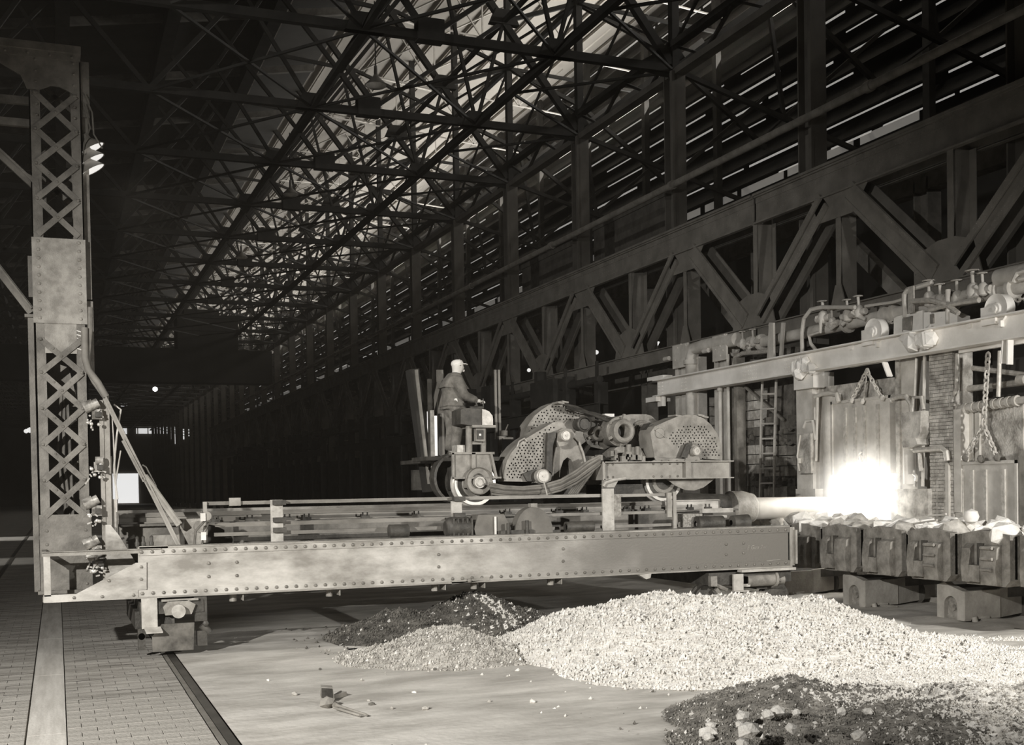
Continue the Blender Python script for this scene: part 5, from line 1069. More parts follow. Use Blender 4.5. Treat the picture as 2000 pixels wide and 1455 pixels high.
# chains of the doors
CH_ = mat('chain_iron', .5, .7, .1, .2, 20)
b = MB(); top = G(1693, 724, 15.7); b.chain(top, G(1662, 783, 15.8), .13, .018); b.chain(top, G(1722, 778, 15.8), .13, .018); b.bar(G(1692, 735, 15.8), G(1686, 783, 15.8), .02, .03); b.lathe([(.03, 0), (.06, 0), (.06, .02)], top, (1, 0, 0), 10); part(b, 'door_chain', CH_, FU)
for q in ((1664, 782), (1724, 777), (1685, 784)): b = MB(); b.dome(G(*q, 15.78), (-1, 0, 0), .07); part(b, 'chain_shackle', FURN, FU)
b = MB(); t2 = G(1921, 830, 15.75); b.chain(G(1930, 690, 15.7), t2, .15, .02); b.chain(t2, G(1885, 893, 15.75), .15, .02); b.chain(t2, G(1947, 893, 15.75), .15, .02); part(b, 'door_chain', CH_, FU)
for q in ((1886, 894), (1948, 893), (1916, 896)): b = MB(); b.dome(G(*q, 15.75), (-1, 0, 0), .08); part(b, 'chain_shackle', FURND, FU)
b = MB(); b.chain(G(1722, 632, 15.8), G(1745, 628, 15.8), .11, .018); b.chain(G(1968, 588, 15.8), G(2010, 582, 15.8), .13, .02); part(b, 'hoist_chain', CH_, FU)
for q, q2 in (((1728, 708), (1738, 735)), ((1963, 665), (1960, 710)), ((1973, 664), (1972, 712))): b = MB(); b.bar(G(*q, 15.55), G(*q2, 15.55), .03, .13, (1, 0, 0)); part(b, 'hanging_strap', BEAMM, FU, False)
vbox(1655, 1720, 708, 718, 15.7, nm='beam_packing', m=FURN, X1d=.1); vbox(1872, 2000, 680, 690, 15.7, nm='beam_packing', m=BEAMM, X1d=.1)
b = MB()
for qs in (((1870, 690), (1868, 760), (1858, 782), (1857, 800)), ((1953, 685), (1950, 775))): b.path([G(*q, 15.85) for q in qs], .04, 8)
part(b, 'drop_pipe', HUB, FU)
b = MB(); b.path([G(*q, 16.3) for q in ((1878, 716), (1940, 724), (2010, 733))], .05, 8); b.path([G(*q, 16.2) for q in ((1866, 762), (1930, 755), (2010, 745))], .06, 8); b.tube(G(1990, 742, 16.1), G(2005, 741, 16.1), .1); part(b, 'cross_pipe', HUB, FU)
b = MB(); b.box(16.8, 17.2, 4, 17.2, 3.9, 4.9); part(b, 'dark_recess', DWALL, FU, False)

# gas main and valves above the furnace front
GM = root('gas_main', (16, 18, 5.8), 'grey gas pipe line with valves running above the furnace front', 'pipe')
def W(x, y, X=15.95): return at(x, y, X=X)
z_ = 5.78
b = MB(); b.tube((15.95, 8, z_), (15.95, 24.4, z_), .13, n=18); part(b, 'main_pipe', FURN, GM)
for px in (1432, 1470, 1490, 1735, 1752, 1660, 1958, 1985):
    y = W(px, 640).y
    if abs(y) > 25: continue
    b = MB(); b.lathe([(.13, 0), (.2, .02), (.2, .1), (.13, .12)], (15.95, y, z_), (0, 1, 0), 18); part(b, 'pipe_flange', FURN, GM)
def valve(px, py, s=1, tall=True):
    p = W(px, py, 15.8); b = MB(); p = V((15.75, p.y, p.z))
    b.lathe([(.001, -.16 * s), (.1 * s, -.12 * s), (.13 * s, 0), (.1 * s, .12 * s), (.06 * s, .16 * s)], p, (0, 0, 1), 12)
    b.tube(p + V((0, -.22 * s, 0)), p + V((0, .22 * s, 0)), .08 * s); b.tube(p, p + V((0, .03, .36 * s)), .035 * s)
    b.lathe([(.10 * s, 0), (.13 * s, .015), (.10 * s, .03)], p + V((0, .03, .36 * s)), (0, 0, 1), 16); b.bar(p + V((0, -.11 * s, .37 * s)), p + V((0, .16 * s, .37 * s)), .02, .02)
    for k in range(3): b.tube(p + V((random.uniform(-.1, .1), random.uniform(-.2, .2), random.uniform(-.15, .1))), p + V((random.uniform(-.1, .1), random.uniform(-.2, .2), random.uniform(-.2, .1))), .05 * s)
    o = part(b, 'valve', FURN, GM); return o
for px, py, s_ in ((1612, 622, 1), (1630, 632, .8), (1660, 617, .9), (1682, 610, .9), (1820, 586, 1), (1842, 590, .9), (1862, 600, .8), (1875, 583, .9), (1906, 572, 1.1), (1925, 566, .8), (1455, 672, .8), (1475, 668, .8)): valve(px, py, s_)
b = MB(); b.path([W(*q, 15.6) for q in ((1567, 690), (1566, 650), (1570, 622), (1584, 604), (1605, 600), (1670, 600))], .045, 8); b.path([W(*q, 15.65) for q in ((1595, 685), (1584, 672), (1580, 655), (1602, 648), (1604, 625))], .04, 8); part(b, 'bypass_pipe', FURN, GM)
b = MB(); b.path([W(*q, 15.7) for q in ((1768, 620), (1766, 575), (1772, 566), (1820, 552))], .05, 8); b.path([W(*q, 15.7) for q in ((1690, 598), (1745, 590), (1762, 585))], .03, 6); b.path([W(*q, 15.7) for q in ((1980, 550), (1988, 532), (2010, 526))], .05, 8); b.path([W(*q, 15.7) for q in ((1990, 545), (2010, 540))], .04, 8); part(b, 'bypass_pipe', FURN, GM)
b = MB(); a, c = W(1775, 612, 15.6), W(1785, 558, 15.6); b.box(15.58, 15.62, c.y, a.y, a.z, c.z); part(b, 'pipe_hanger', HUB, GM, False)
b = MB(); b.path([W(*q, 15.5) for q in ((1782, 588), (1815, 586), (1850, 596), (1872, 612)) ], .05, 7); b.path([W(*q, 15.5) for q in ((1815, 605), (1840, 598), (1880, 590), (1912, 586))], .05, 7); part(b, 'crooked_fittings', HUB, GM)
b = MB(); b.tube((15.9, 6, 6.0), (15.9, W(1955, 560).y, 6.0), .17, n=18); part(b, 'large_sleeve', FURN, GM)

# dim furnace fronts further down the hall
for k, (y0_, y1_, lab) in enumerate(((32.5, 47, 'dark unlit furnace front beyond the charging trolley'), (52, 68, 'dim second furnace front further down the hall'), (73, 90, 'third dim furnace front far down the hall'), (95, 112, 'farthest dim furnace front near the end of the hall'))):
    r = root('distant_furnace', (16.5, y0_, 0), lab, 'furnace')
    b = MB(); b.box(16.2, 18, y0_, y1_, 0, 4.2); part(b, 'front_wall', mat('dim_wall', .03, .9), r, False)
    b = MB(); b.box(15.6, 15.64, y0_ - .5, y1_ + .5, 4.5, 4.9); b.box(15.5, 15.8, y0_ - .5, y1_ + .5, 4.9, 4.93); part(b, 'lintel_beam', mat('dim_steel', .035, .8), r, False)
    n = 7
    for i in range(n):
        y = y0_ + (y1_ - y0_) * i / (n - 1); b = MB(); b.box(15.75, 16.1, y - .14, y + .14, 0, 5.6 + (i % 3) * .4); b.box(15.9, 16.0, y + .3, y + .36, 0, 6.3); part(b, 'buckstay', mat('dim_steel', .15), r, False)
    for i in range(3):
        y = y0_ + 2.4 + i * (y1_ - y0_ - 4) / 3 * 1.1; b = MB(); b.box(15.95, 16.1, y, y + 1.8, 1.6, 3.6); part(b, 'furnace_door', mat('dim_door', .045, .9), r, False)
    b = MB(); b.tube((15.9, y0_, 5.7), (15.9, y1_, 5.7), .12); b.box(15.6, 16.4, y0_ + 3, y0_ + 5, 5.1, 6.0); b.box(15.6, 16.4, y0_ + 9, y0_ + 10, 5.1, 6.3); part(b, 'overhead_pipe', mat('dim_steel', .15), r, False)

# ================================================================ charging boxes, scrap and buggies
def charging_box(yc, lab, bars, X0=13.4):
    w_ = .50; r = root('charging_box', (X0 + .9, yc, .7), lab, 'charging box', 'charging boxes in a row')
    zb_, zt_ = .72, 1.5; y0, y1 = yc - w_, yc + w_
    b = MB(); b.prism([(X0 + .2, y0, zb_ + .12), (X0 + .2, y0 + .12, zb_), (X0 + .2, y1 - .12, zb_), (X0 + .2, y1, zb_ + .12), (X0 + .2, y1, zt_), (X0 + .2, y1 - .07, zt_), (X0 + .2, y1 - .07, zb_ + .12), (X0 + .2, y0 + .07, zb_ + .12), (X0 + .2, y0 + .07, zt_), (X0 + .2, y0, zt_)], (1.7, 0, 0)); b.box(X0 + 1.9, X0 + 1.98, y0, y1, zb_, zt_); part(b, 'trough', BOX, r, False)
    b = MB(); b.prism([(X0 + .1, y0, zb_ + .1), (X0 + .1, y0 + .1, zb_), (X0 + .1, y1 - .1, zb_), (X0 + .1, y1, zb_ + .1), (X0 + .1, y1, zt_ + .02), (X0 + .1, yc + .1, zt_ + .09), (X0 + .1, yc - .2, zt_ + .07), (X0 + .1, y0, zt_ + .02)], (.15, 0, 0)); part(b, 'end_wall', BOX, r, False)
    # slotted lug: two cheeks with a slot between them, lip below
    b = MB(); b.prism([(X0 + .1, y1 - .1, zb_ + .05), (X0 + .1, y1 - .1, zt_ - .13), (X0 - .03, y1 - .14, zt_ - .2), (X0 - .06, y1 - .14, zb_ + .3), (X0 - .04, y1 - .14, zb_ + .05)], (0, -.17, 0)); part(b, 'lug_cheek', BOX, r, False)
    b = MB(); b.prism([(X0 + .1, yc + .0, zb_ + .02), (X0 + .1, yc + .0, zt_ - .14), (X0 - .0, yc + .0, zt_ - .18), (X0 - .04, yc + .0, zb_ + .25), (X0 + .0, yc + .0, zb_ + .02)], (0, -.34, 0)); part(b, 'lug_cheek', BOX, r, False)
    b = MB(); b.box(X0 - .05, X0 + .1, yc - .02, y1 - .28, zb_ + .06, zb_ + .32); part(b, 'lug_lip', BOX, r, False)
    b = MB(); b.box(X0 + .08, X0 + .1, yc + .02, yc + .16, zb_ + .32, zt_ - .12); part(b, 'lug_slot', DARK, r, False)
    if bars:
        for i in range(3): b = MB(); b.tube((X0 - .06, yc - .30, zb_ + .26 + i * .17), (X0 - .06, yc - .06, zb_ + .26 + i * .17), .025, n=8); part(b, 'cast_bar', BOX, r)
    return r
yb0 = 14.02
for i, (yc, lab, bars) in enumerate([(14.0, 'rough charging box nearest the camera at the right, lug with three bars', True), (15.26, 'second charging box from the right, lug with three bars', True), (16.42, 'third charging box from the right, dark with plain lug', False), (17.62, 'fourth charging box from the right, dark, half behind the others', False), (18.8, 'fifth charging box, mostly hidden behind the end of the bridge girder', False), (12.8, 'charging box at the right edge of the picture, cut by the frame', True)]):
    charging_box(yc, lab, bars)
def scrap(x, y, z, s, i):
    b = MB(); b.rock((x, y, z), s, sq=(1, 1, .8)); return b
k = 0
random.seed(12)
ROCK = mat('pale_limestone', .74, .85, 0, .18, 6, .6, 20); ROCKG = mat('grey_lump', .4, .85, 0, .3, 6, .6, 20)
BXN = {12.8: 'charging box cut by the right edge', 14.0: 'nearest whole charging box', 15.26: 'second charging box', 16.42: 'third charging box', 17.62: 'fourth charging box', 18.8: 'fifth, half hidden charging box'}
for yc in (12.8, 14.0, 15.26, 16.42, 17.62, 18.8):
    for j in range(11):
        x = 13.75 + (j % 4) * .42 + random.uniform(-.1, .1); y = yc - .27 + (j // 4) * .27 + random.uniform(-.06, .06); s = random.uniform(.17, .30)
        b = scrap(x, y, 1.42 + s * .30 + random.uniform(0, .04), s, k)
        o = solo(b, 'limestone_lump', ROCKG if random.random() < .3 else ROCK, 'pale angular stone lump heaped in the %s' % BXN[yc], 'stone', 'stone lumps in the %s' % BXN[yc], smooth=False); k += 1
b = MB(); p = at(1897, 1009, X=14.0); b.lathe([(.001, -.13), (.1, -.08), (.13, 0), (.1, .09), (.001, .13)], p, (0, 0, 1), 12); solo(b, 'round_stone', mat('white_paint', .85), 'single bright round stone topping the heap before the closed furnace door', 'stone')
b = MB(); b.path([at(*q, X=14.3) for q in ((1700, 1020), (1760, 1016), (1830, 1006), (1848, 1004))], .02, 6); b.bar(at(1752, 1028, X=13.9), at(1830, 1016, X=13.9), .04, .03); solo(b, 'loose_iron_rod', FURN, 'thin rusty rods lying across the stone heap in the boxes', 'rod')
# stones heap behind the girder end
for j in range(16):
    p = at(1480 + j * 13 + random.uniform(-5, 5), 1012 + random.uniform(-4, 8) + j * .6, X=14.4 + random.uniform(-.3, .3)); s = random.uniform(.18, .30)
    b = MB(); b.rock(p, s); solo(b, 'limestone_lump', ROCK if j % 3 else ROCKG, 'stone lump in the heap right of the bridge end under the charging bar', 'stone', 'stone lumps under the charging bar', smooth=False)
def buggy(y0, lab, X0=13.8):
    r = root('buggy', (X0 + .8, y0, 0), lab, 'buggy', 'box buggies on the track')
    y1 = y0 + .63; z0, z1 = .06, .60
    arch = [(X0, y0 + .18 + .0, z0)] + [(X0, y0 + .31 + .15 * math.cos(t), .30 + .17 * math.sin(t)) for t in [math.pi - k * math.pi / 10 for k in range(11)]] + [(X0, y0 + .46, z0)]
    prof = [(X0, y0, z0)] + [(X0, y0 + .16, z0), (X0, y0 + .16, .30)] + [(X0, y0 + .31 + .15 * math.cos(t), .30 + .15 * math.sin(t)) for t in [math.pi - k * math.pi / 10 for k in range(1, 10)]] + [(X0, y0 + .46, .30), (X0, y0 + .46, z0), (X0, y1, z0), (X0, y1, z1 + .02), (X0, y1 - .18, z1 + .08), (X0, y1 - .26, z1 + .03), (X0, y0, z1 - .06)]
    b = MB(); b.prism(prof, (.14, 0, 0)); part(b, 'side_frame', BUG, r, False)
    b = MB(); b.box(X0 + .004, X0 + .75, y0 - .012, y0 + .08, z0 + .02, z1 - .05); b.prism([(X0 + .75, y0, z0 + .02), (X0 + 1.9, y0 + .3, z0 + .06), (X0 + 1.9, y0 + .38, z0 + .06), (X0 + .75, y0 + .08, z0 + .02)], (0, 0, z1 - .12)); part(b, 'end_frame', BUG, r, False)
    b = MB(); b.box(X0 + .1, X0 + 1.9, y0 + .06, y1, .40, z1 - .04); b.box(X0 + .14, X0 + 1.9, y1 - .08, y1, z0, z1); part(b, 'deck', DARK, r, False)
    b = MB(); b.lathe([(.001, -.03), (.05, -.03), (.055, 0), (.18, 0), (.22, -.02), (.22, .06), (.25, .06), (.25, .1), (.001, .1)], (X0 + .08, y0 + .31, .255), (1, 0, 0), 26); part(b, 'wheel', mat('rusty_wheel', .22, .8, 0, .4, 10, .5, 30), r)
    b = MB(); b.lathe([(.001, 0), (.22, 0), (.25, .05), (.001, .08)], (X0 + 1.4, y0 + .31, .255), (1, 0, 0), 20); part(b, 'wheel', DARK, r)
    b = MB(); b.prism([(X0 + .3, y0 - .02, .1), (X0 + .62, y0 - .16, .06), (X0 + .56, y0 - .18, -.0), (X0 + .34, y0 - .14, .0)], (.0, .03, .01)); b.tube((X0 + .2, y0 + .0, .12), (X0 + .22, y0 - .02, .02), .05); b.tube((X0 + .2, y0 + .02, .1), (X0 + .5, y0 - .02, .1), .025); part(b, 'coupling_shoe', BUG, r)
buggy(14.78, 'cast buggy with arched wheel pocket under the nearest charging boxes'); buggy(17.28, 'cast buggy with arched wheel pocket under the third and fourth boxes'); buggy(19.85, 'buggy mostly hidden behind the bridge end')
b = MB(); b.box(15.55, 15.7, 8, 24, .0, .15); solo(b, 'track_kerb', mat('kerb', .3), 'low dark kerb between buggy track and furnace wall', 'kerb', smooth=False)

# ================================================================ heaps
def heap(name, peaks, box, n, sizes, m1, m2, frac, lab, res=.07, seed=1, rough=.02, amp=.05, frac_fn=None, cat='heap'):
    random.seed(seed)
    def H(x, y):
        h = 0
        for (cx, cy, hh, rx, ry) in peaks:
            d = math.hypot((x - cx) / rx, (y - cy) / ry)
            if d < 1.15: h = max(h, hh * (1 - min(1.15, d) ** 1.35))
        if h > -.05: h += amp * NZ.noise(V((x * 1.1, y * 1.1, seed))) * min(1, max(0, h) * 4) + rough * NZ.noise(V((x * 9, y * 9, seed))) * min(1, max(0, h) * 8)
        return h - .015
    b = MB(); x0, x1, y0, y1 = box; nx, ny = int((x1 - x0) / res), int((y1 - y0) / res)
    for j in range(ny + 1):
        for i in range(nx + 1): X = x0 + i * res; Y = y0 + j * res; b.v.append((X, Y, H(X, Y)))
    w1 = nx + 1; mi = []
    for j in range(ny):
        for i in range(nx):
            q = (j * w1 + i, j * w1 + i + 1, (j + 1) * w1 + i + 1, (j + 1) * w1 + i)
            if max(b.v[v][2] for v in q) > -.04:
                c = b.v[q[0]]; b.f.append(q); b.m.append(1 if frac_fn and frac_fn(c[0], c[1]) and not frac_fn(c[0], c[1]) < random.random() else 0)
    k = 0; tries = 0
    while k < n and tries < n * 6:
        tries += 1; X = random.uniform(x0, x1); Y = random.uniform(y0, y1); h = H(X, Y)
        if h < -.012 and random.random() > .008: continue
        if h < -.3: continue
        s = random.uniform(*sizes) * (1.6 if random.random() < .06 else 1)
        f = frac_fn(X, Y) if frac_fn else frac
        b.grain((X, Y, max(h, 0) + s * .2), s, 1 if random.random() < f else 0); k += 1
    return solo(b, name, [m1, m2], lab, cat, kind='stuff')
heap('dolomite_heap', [(8.4, 15.0, .76, 2.6, 3.1), (9.8, 15.0, .68, 2.4, 2.6), (11.0, 15.2, .50, 1.7, 2.0), (7.2, 14.8, .64, 1.4, 2.2), (7.6, 13.0, .34, 1.8, 1.6), (9.0, 13.6, .5, 2.2, 2.3), (10.2, 13.2, .3, 2.4, 2.2)], (4.6, 13.6, 10.6, 18.6), 26000, (.012, .03), WHITEG, SPECK, .022, 'large white heap of crushed dolomite in the middle of the floor', .06, 3, .05, .16)
heap('spread_dolomite', [(11.0, 11.9, .10, 3.4, 2.0), (9.4, 11.6, .08, 1.6, 1.0), (12.5, 12.8, .07, 2.2, 1.5)], (7.2, 15.4, 8.6, 14.6), 14000, (.008, .02), WHITEG, SPECK, .03, 'thin spread of white dolomite on the floor at right', .09, 5, .01, .02)
heap('ore_heap', [(6.5, 18.3, .62, 1.35, 1.35), (5.2, 18.0, .42, 1.35, 1.2), (7.3, 18.6, .3, 1.0, .9)], (3.4, 8.4, 16.4, 20), 7000, (.012, .028), mat('black_ore', .11, .95, 0, .5, 5, 1.0, 32), WHITEG, .04, 'dark ore heap with a white streak behind the small grey heap', .06, 8, .05, .08, frac_fn=lambda x, y: .55 if abs(x - 6.75 - (y - 17.6) * -.35) < .13 and y < 18.2 else (.10 if x > 6.0 else .02))
heap('grey_heap', [(5.15, 15.6, .42, 1.15, 1.45), (4.7, 15.6, .26, 1.2, 1.2), (5.6, 15.3, .22, .8, 1.1)], (3.3, 6.6, 13.8, 17.4), 6000, (.01, .026), GREYG, WHITEG, .08, 'small grey gravel heap left of the white heap', .05, 11, .04, .06)
heap('mixed_heap', [(6.95, 9.9, .40, 1.35, 1.25), (7.7, 9.6, .34, 1.2, 1.1), (8.5, 9.0, .35, 1.3, 1.3), (6.4, 9.0, .22, 1.3, 1.1), (7.6, 8.6, .34, 1.8, 1.3), (9.3, 8.9, .30, 1.1, 1.2)], (5.0, 11, 7.2, 11.6), 16000, (.007, .018), DARKG, WHITEG, .1, 'dark heap with pale lumps in the bottom right corner', .04, 14, .05, .07, frac_fn=lambda x, y: min(.93, max(.05, (x - 6.7) * .6 + NZ.noise(V((x * 2, y * 2, 0))) * .5)))
random.seed(5)
for i, (px, py, s) in enumerate(((1383, 1430, .09), (1388, 1418, .06), (1385, 1440, .06), (1450, 1400, .07), (1462, 1426, .10), (1470, 1421, .07), (1500, 1395, .07), (1516, 1390, .08), (1523, 1387, .05), (1545, 1422, .06), (1555, 1392, .05), (1643, 1388, .05), (1695, 1390, .06), (1680, 1437, .08), (1445, 1415, .05), (1435, 1432, .05), (1450, 1450, .06))):
    p = at(px, py, Z=.27 if px > 1440 else .1); b = MB(); b.rock((p.x, p.y, p.z), s); solo(b, 'pale_stone', WHITEG, 'pale stone lying on the dark side of the bottom right heap', 'stone', 'pale stones on the dark heap', smooth=False)
for i in range(34):
    x, y = random.uniform(2.4, 13), random.uniform(9.5, 17); 
    b = MB(); b.rock((x, y, .012), random.uniform(.02, .045)); solo(b, 'floor_crumb', random.choice((GREYG, WHITEG, SPECK)), 'small crumb of stone lying loose on the open floor', 'stone', 'crumbs scattered on the floor', smooth=False)
b = MB(); b.box(11.2, 12.2, 14.1, 14.15, 0.05, .08); solo(b, 'floor_lath', DARK, 'thin dark lath lying on the floor right of the white heap', 'lath', smooth=False)
# tongs on the floor
r = root('ladle_tool', (2.95, 13.2, 0), 'iron tongs with twin handles and a square head lying on the floor at front left', 'tool')
def Z0(x, y, z=.02): return at(x, y, Z=z)
b = MB(); p = Z0(636, 1352, .10); c0 = V((p.x, p.y, .10)); b.hexa([c0 + V(q) for q in ((-.07, -.08, -.05), (.08, -.09, -.07), (.07, .02, -.04), (-.06, .03, -.03), (-.05, .02, .06), (.09, .02, .04), (.10, .12, .05), (-.03, .12, .07))]); part(b, 'tool_head', MACH, r, False)
b = MB(); b.hexa([c0 + V(q) for q in ((-.068, -.085, -.04), (.06, -.088, -.05), (.06, -.08, -.05), (-.06, -.07, -.04), (-.045, .0, .05), (.075, .0, .035), (.075, .01, .035), (-.045, .01, .05))]); part(b, 'head_mouth', DARK, r, False)
b = MB(); b.path([Z0(632, 1365), Z0(645, 1371), Z0(655, 1378)], .035, 7); b.rock(Z0(640, 1373, .04), .09); part(b, 'tool_neck', MACH, r)
for q0, q1 in (((655, 1376), (716, 1396)), ((652, 1382), (703, 1397))): b = MB(); b.path([Z0(*q0, .025), Z0(*q1, .02)], .014, 7); part(b, 'tool_handle', STEEL, r)
b = MB(); b.prism([Z0(650, 1366, .01), Z0(665, 1357, .01), Z0(677, 1359, .01), Z0(664, 1363, .01)], (0, 0, .05)); part(b, 'tool_blade', MACH, r, False)

# ================================================================ the operator
random.seed(3)
def skin_obj(name, verts, edges, rad, m, parent, rootv=0, sub_=2):
    me = bpy.data.meshes.new(name); org = WL[parent.name]
    me.from_pydata([V(v) - org for v in verts], edges, []); me.materials.append(m)
    o = bpy.data.objects.new(name, me); sc.collection.objects.link(o)
    o.parent = parent; WL[o.name] = org
    md = o.modifiers.new('skin', 'SKIN'); md.use_smooth_shade = True
    sv = me.skin_vertices[0].data
    for i, r_ in enumerate(rad):
        sv[i].radius = (r_, r_) if not isinstance(r_, tuple) else r_; sv[i].use_root = (i == rootv)
    s = o.modifiers.new('sub', 'SUBSURF'); s.levels = sub_; s.render_levels = sub_
    return o
px_, py_ = 6.78, 19.95; zf = 2.97
PE = root('person', (px_, py_, zf), 'person in pale cap, dark jacket and trousers standing at the controllers, hands forward', 'person')
def B(x, y, z): return (px_ + x, py_ + y, zf + z)
body = [B(0, 0, .93), B(.01, 0, 1.15), B(.02, 0, 1.36), B(.05, 0, 1.47), B(.075, 0, 1.54), B(.095, 0, 1.62), B(.085, 0, 1.69),
        B(.0, -.10, .86), B(.03, -.11, .48), B(-.02, -.11, .09), B(.12, -.12, .04),
        B(-.02, .10, .86), B(-.01, .12, .48), B(-.06, .12, .09), B(.08, .13, .04),
        B(.02, -.19, 1.37), B(.10, -.25, 1.12), B(.38, -.20, 1.0), B(.46, -.18, .99),
        B(.02, .19, 1.37), B(.13, .22, 1.12), B(.44, .14, 1.02), B(.52, .12, 1.0)]
ed = [(0, 1), (1, 2), (2, 3), (3, 4), (4, 5), (5, 6), (0, 7), (7, 8), (8, 9), (9, 10), (0, 11), (11, 12), (12, 13), (13, 14), (2, 15), (15, 16), (16, 17), (17, 18), (2, 19), (19, 20), (20, 21), (21, 22)]
rd = [.09, .09, .09, .075, .09, .125, .11, .06, .05, .04, .035, .06, .05, .04, .035, .05, .035, .036, .038, .05, .035, .036, .038]
bo = skin_obj('body', body, ed, rd, SKIN, PE)
for side, base in ((-1, 18), (1, 22)):
    w_ = V(body[base]); 
    for f in range(4):
        o_ = w_ + V((.02, (f - 1.5) * .018, .004)); L = (.05, .06, .055, .042)[f]
        skin_obj('finger', [w_ + V((-.01, (f - 1.5) * .012, 0)), o_ + V((L * .6, 0, .0)), o_ + V((L, 0, -.02)), o_ + V((L * 1.0, 0, -.045))], [(0, 1), (1, 2), (2, 3)], [.011, .0095, .009, .008], SKIN, PE, sub_=1)
    skin_obj('thumb', [w_ + V((-.01, -side * .02, 0)), w_ + V((.02, -side * .045, -.005)), w_ + V((.045, -side * .045, -.03))], [(0, 1), (1, 2)], [.013, .011, .009], SKIN, PE, sub_=1)
jk = [B(-.01, 0, .90), B(-.01, 0, 1.05), B(.0, 0, 1.22), B(.015, 0, 1.38), B(.045, 0, 1.49)] + [B(.01, -.17, 1.40), B(.05, -.25, 1.24), B(.12, -.26, 1.09), B(.28, -.22, 1.03), B(.40, -.19, 1.0)] + [B(.01, .17, 1.40), B(.07, .23, 1.24), B(.15, .22, 1.10), B(.32, .17, 1.05), B(.45, .13, 1.02)]
je = [(0, 1), (1, 2), (2, 3), (3, 4), (3, 5), (5, 6), (6, 7), (7, 8), (8, 9), (3, 10), (10, 11), (11, 12), (12, 13), (13, 14)]
skin_obj('jacket', jk, je, [(.20, .22), (.195, .215), (.21, .24), (.19, .24), .10, .13, .105, .09, .08, .065, .13, .105, .09, .08, .065], JACK, PE, 1)
tr = [B(-.01, 0, .98), B(-.01, 0, .90), B(.0, -.10, .78), B(.03, -.12, .48), B(-.01, -.115, .2), B(-.02, -.11, .08), B(-.02, .10, .78), B(0, .12, .48), B(-.05, .12, .2), B(-.06, .12, .08)]
skin_obj('trousers', tr, [(0, 1), (1, 2), (2, 3), (3, 4), (4, 5), (1, 6), (6, 7), (7, 8), (8, 9)], [(.18, .2), (.19, .21), .15, .115, .10, .10, .15, .115, .10, .10], TROU, PE, 1)
for y_ , dx in ((-.12, 0), (.125, -.04)): skin_obj('shoe', [B(dx - .06, y_, .05), B(dx + .05, y_, .05), B(dx + .16, y_, .035)], [(0, 1), (1, 2)], [(.05, .055), (.05, .05), (.045, .03)], SHOE, PE, 0)
hc = V(B(.09, 0, 1.635))
b = MB()
for i in range(9): pass
b.lathe([(.100, .0), (.112, .02), (.115, .05), (.10, .085), (.06, .11), (.001, .118)], hc + V((-.005, 0, .01)), (-.12, 0, 1), 20); part(b, 'cap', CAPM, PE)
b = MB(); b.prism([hc + V(q) for q in ((.06, -.09, .035), (.13, -.07, .04), (.185, -.03, .03), (.195, 0, .03), (.185, .03, .03), (.13, .07, .04), (.06, .09, .035))], (0, 0, .012)); part(b, 'cap_peak', CAPM, PE, False)
b = MB(); b.prism([hc + V((.10, 0, .02)), hc + V((.128, 0, -.028)), hc + V((.118, 0, -.04)), hc + V((.09, 0, -.04))], (0, .022, 0)); b.rock(hc + V((.108, 0, -.075)), .035); part(b, 'nose_and_chin', SKIN, PE)
for s_ in (-1, 1): b = MB(); b.lathe([(.001, 0), (.022, .004), (.028, .012), (.02, .016)], hc + V((-.01, s_ * .096, -.02)), (0, s_, 0), 10); part(b, 'ear', SKIN, PE)
for s_ in (-1, 1): b = MB(); b.dome(hc + V((.088, s_ * .035, -.005)), (1, 0, 0), .01); part(b, 'eye', SHOE, PE)
b = MB(); b.bar(hc + V((.098, -.025, -.06)), hc + V((.098, .025, -.06)), .006, .006); part(b, 'mouth', HAIR, PE)
b = MB(); b.lathe([(.098, -.045), (.108, -.01), (.112, .012)], hc + V((-.015, 0, 0)), (0, 0, 1), 18, a0=100, a1=260); part(b, 'hair', HAIR, PE)
b = MB(); b.prism([V(q) for q in (B(-.07, -.19, .98), B(.01, -.2, .98), B(.0, -.2, 1.03), B(-.04, -.2, 1.035))], (0, .02, 0)); part(b, 'white_rag', mat('white_paint', .85), PE, False, label='white rag in the hip pocket')
b = MB(); b.box(6.1, 7.0, 19.5, 20.4, 2.88, 2.95); part(b, 'operator_platform', DARK, TR, False)

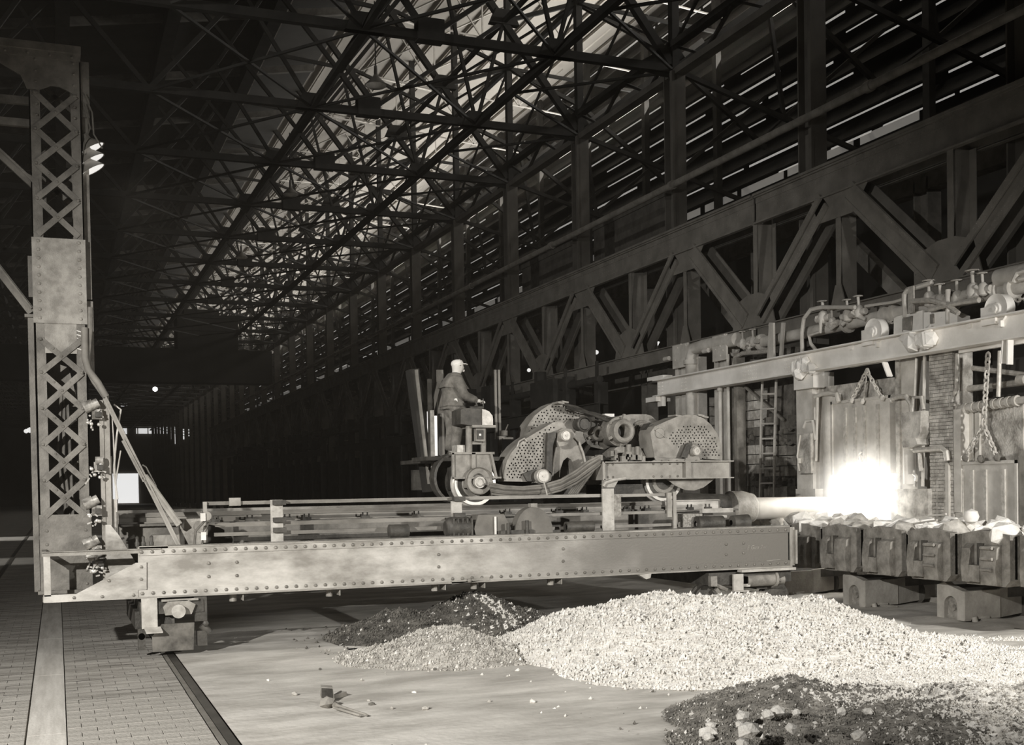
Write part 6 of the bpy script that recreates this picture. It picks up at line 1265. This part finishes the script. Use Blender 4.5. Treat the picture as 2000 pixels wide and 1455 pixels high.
# ================================================================ flame at the open door and its bloom, put in as a glowing volume
def glow():
    me = MB(); nu, nv = 20, 10
    me.v = [(0, 0, -1)] + [(math.cos(2 * math.pi * i / nu) * math.sin(math.pi * j / nv), math.sin(2 * math.pi * i / nu) * math.sin(math.pi * j / nv), -math.cos(math.pi * j / nv)) for j in range(1, nv) for i in range(nu)] + [(0, 0, 1)]
    L = len(me.v) - 1
    me.f = [(0, 1 + (i + 1) % nu, 1 + i) for i in range(nu)] + [(1 + (j - 1) * nu + i, 1 + (j - 1) * nu + (i + 1) % nu, 1 + j * nu + (i + 1) % nu, 1 + j * nu + i) for j in range(1, nv - 1) for i in range(nu)] + [(L, 1 + (nv - 2) * nu + i, 1 + (nv - 2) * nu + (i + 1) % nu) for i in range(nu)]; me.m = [0] * len(me.f)
    o = solo(me, 'flame', STEEL, 'white flame and smoke with an added bloom around the open furnace door', 'flame', kind='stuff')
    o.data.materials.clear(); o.data.transform(Matrix.Translation((0, 0, -1))); c = G(1684, 965, 15.4); o.location = (15.4, c.y, 2.1); o.scale = (.8, 1.75, 1.25)
    m = bpy.data.materials.new('flame_glow'); m.use_nodes = True; nt = m.node_tree; nt.nodes.clear()
    out = nt.nodes.new('ShaderNodeOutputMaterial'); em = nt.nodes.new('ShaderNodeEmission'); em.inputs['Color'].default_value = (1, .97, .9, 1)
    tc = nt.nodes.new('ShaderNodeTexCoord'); ln = nt.nodes.new('ShaderNodeVectorMath'); ln.operation = 'LENGTH'
    mr = nt.nodes.new('ShaderNodeMapRange'); mr.inputs[1].default_value = 1.0; mr.inputs[2].default_value = .15; mr.inputs[3].default_value = 0; mr.inputs[4].default_value = 1
    pw = nt.nodes.new('ShaderNodeMath'); pw.operation = 'POWER'; pw.inputs[1].default_value = 1.8
    ml = nt.nodes.new('ShaderNodeMath'); ml.operation = 'MULTIPLY'; ml.inputs[1].default_value = 2.4
    nt.links.new(tc.outputs['Object'], ln.inputs[0]); nt.links.new(ln.outputs['Value'], mr.inputs[0]); nt.links.new(mr.outputs[0], pw.inputs[0]); nt.links.new(pw.outputs[0], ml.inputs[0]); nt.links.new(ml.outputs[0], em.inputs['Strength'])
    nt.links.new(em.outputs[0], out.inputs['Volume']); o.data.materials.append(m)
glow()
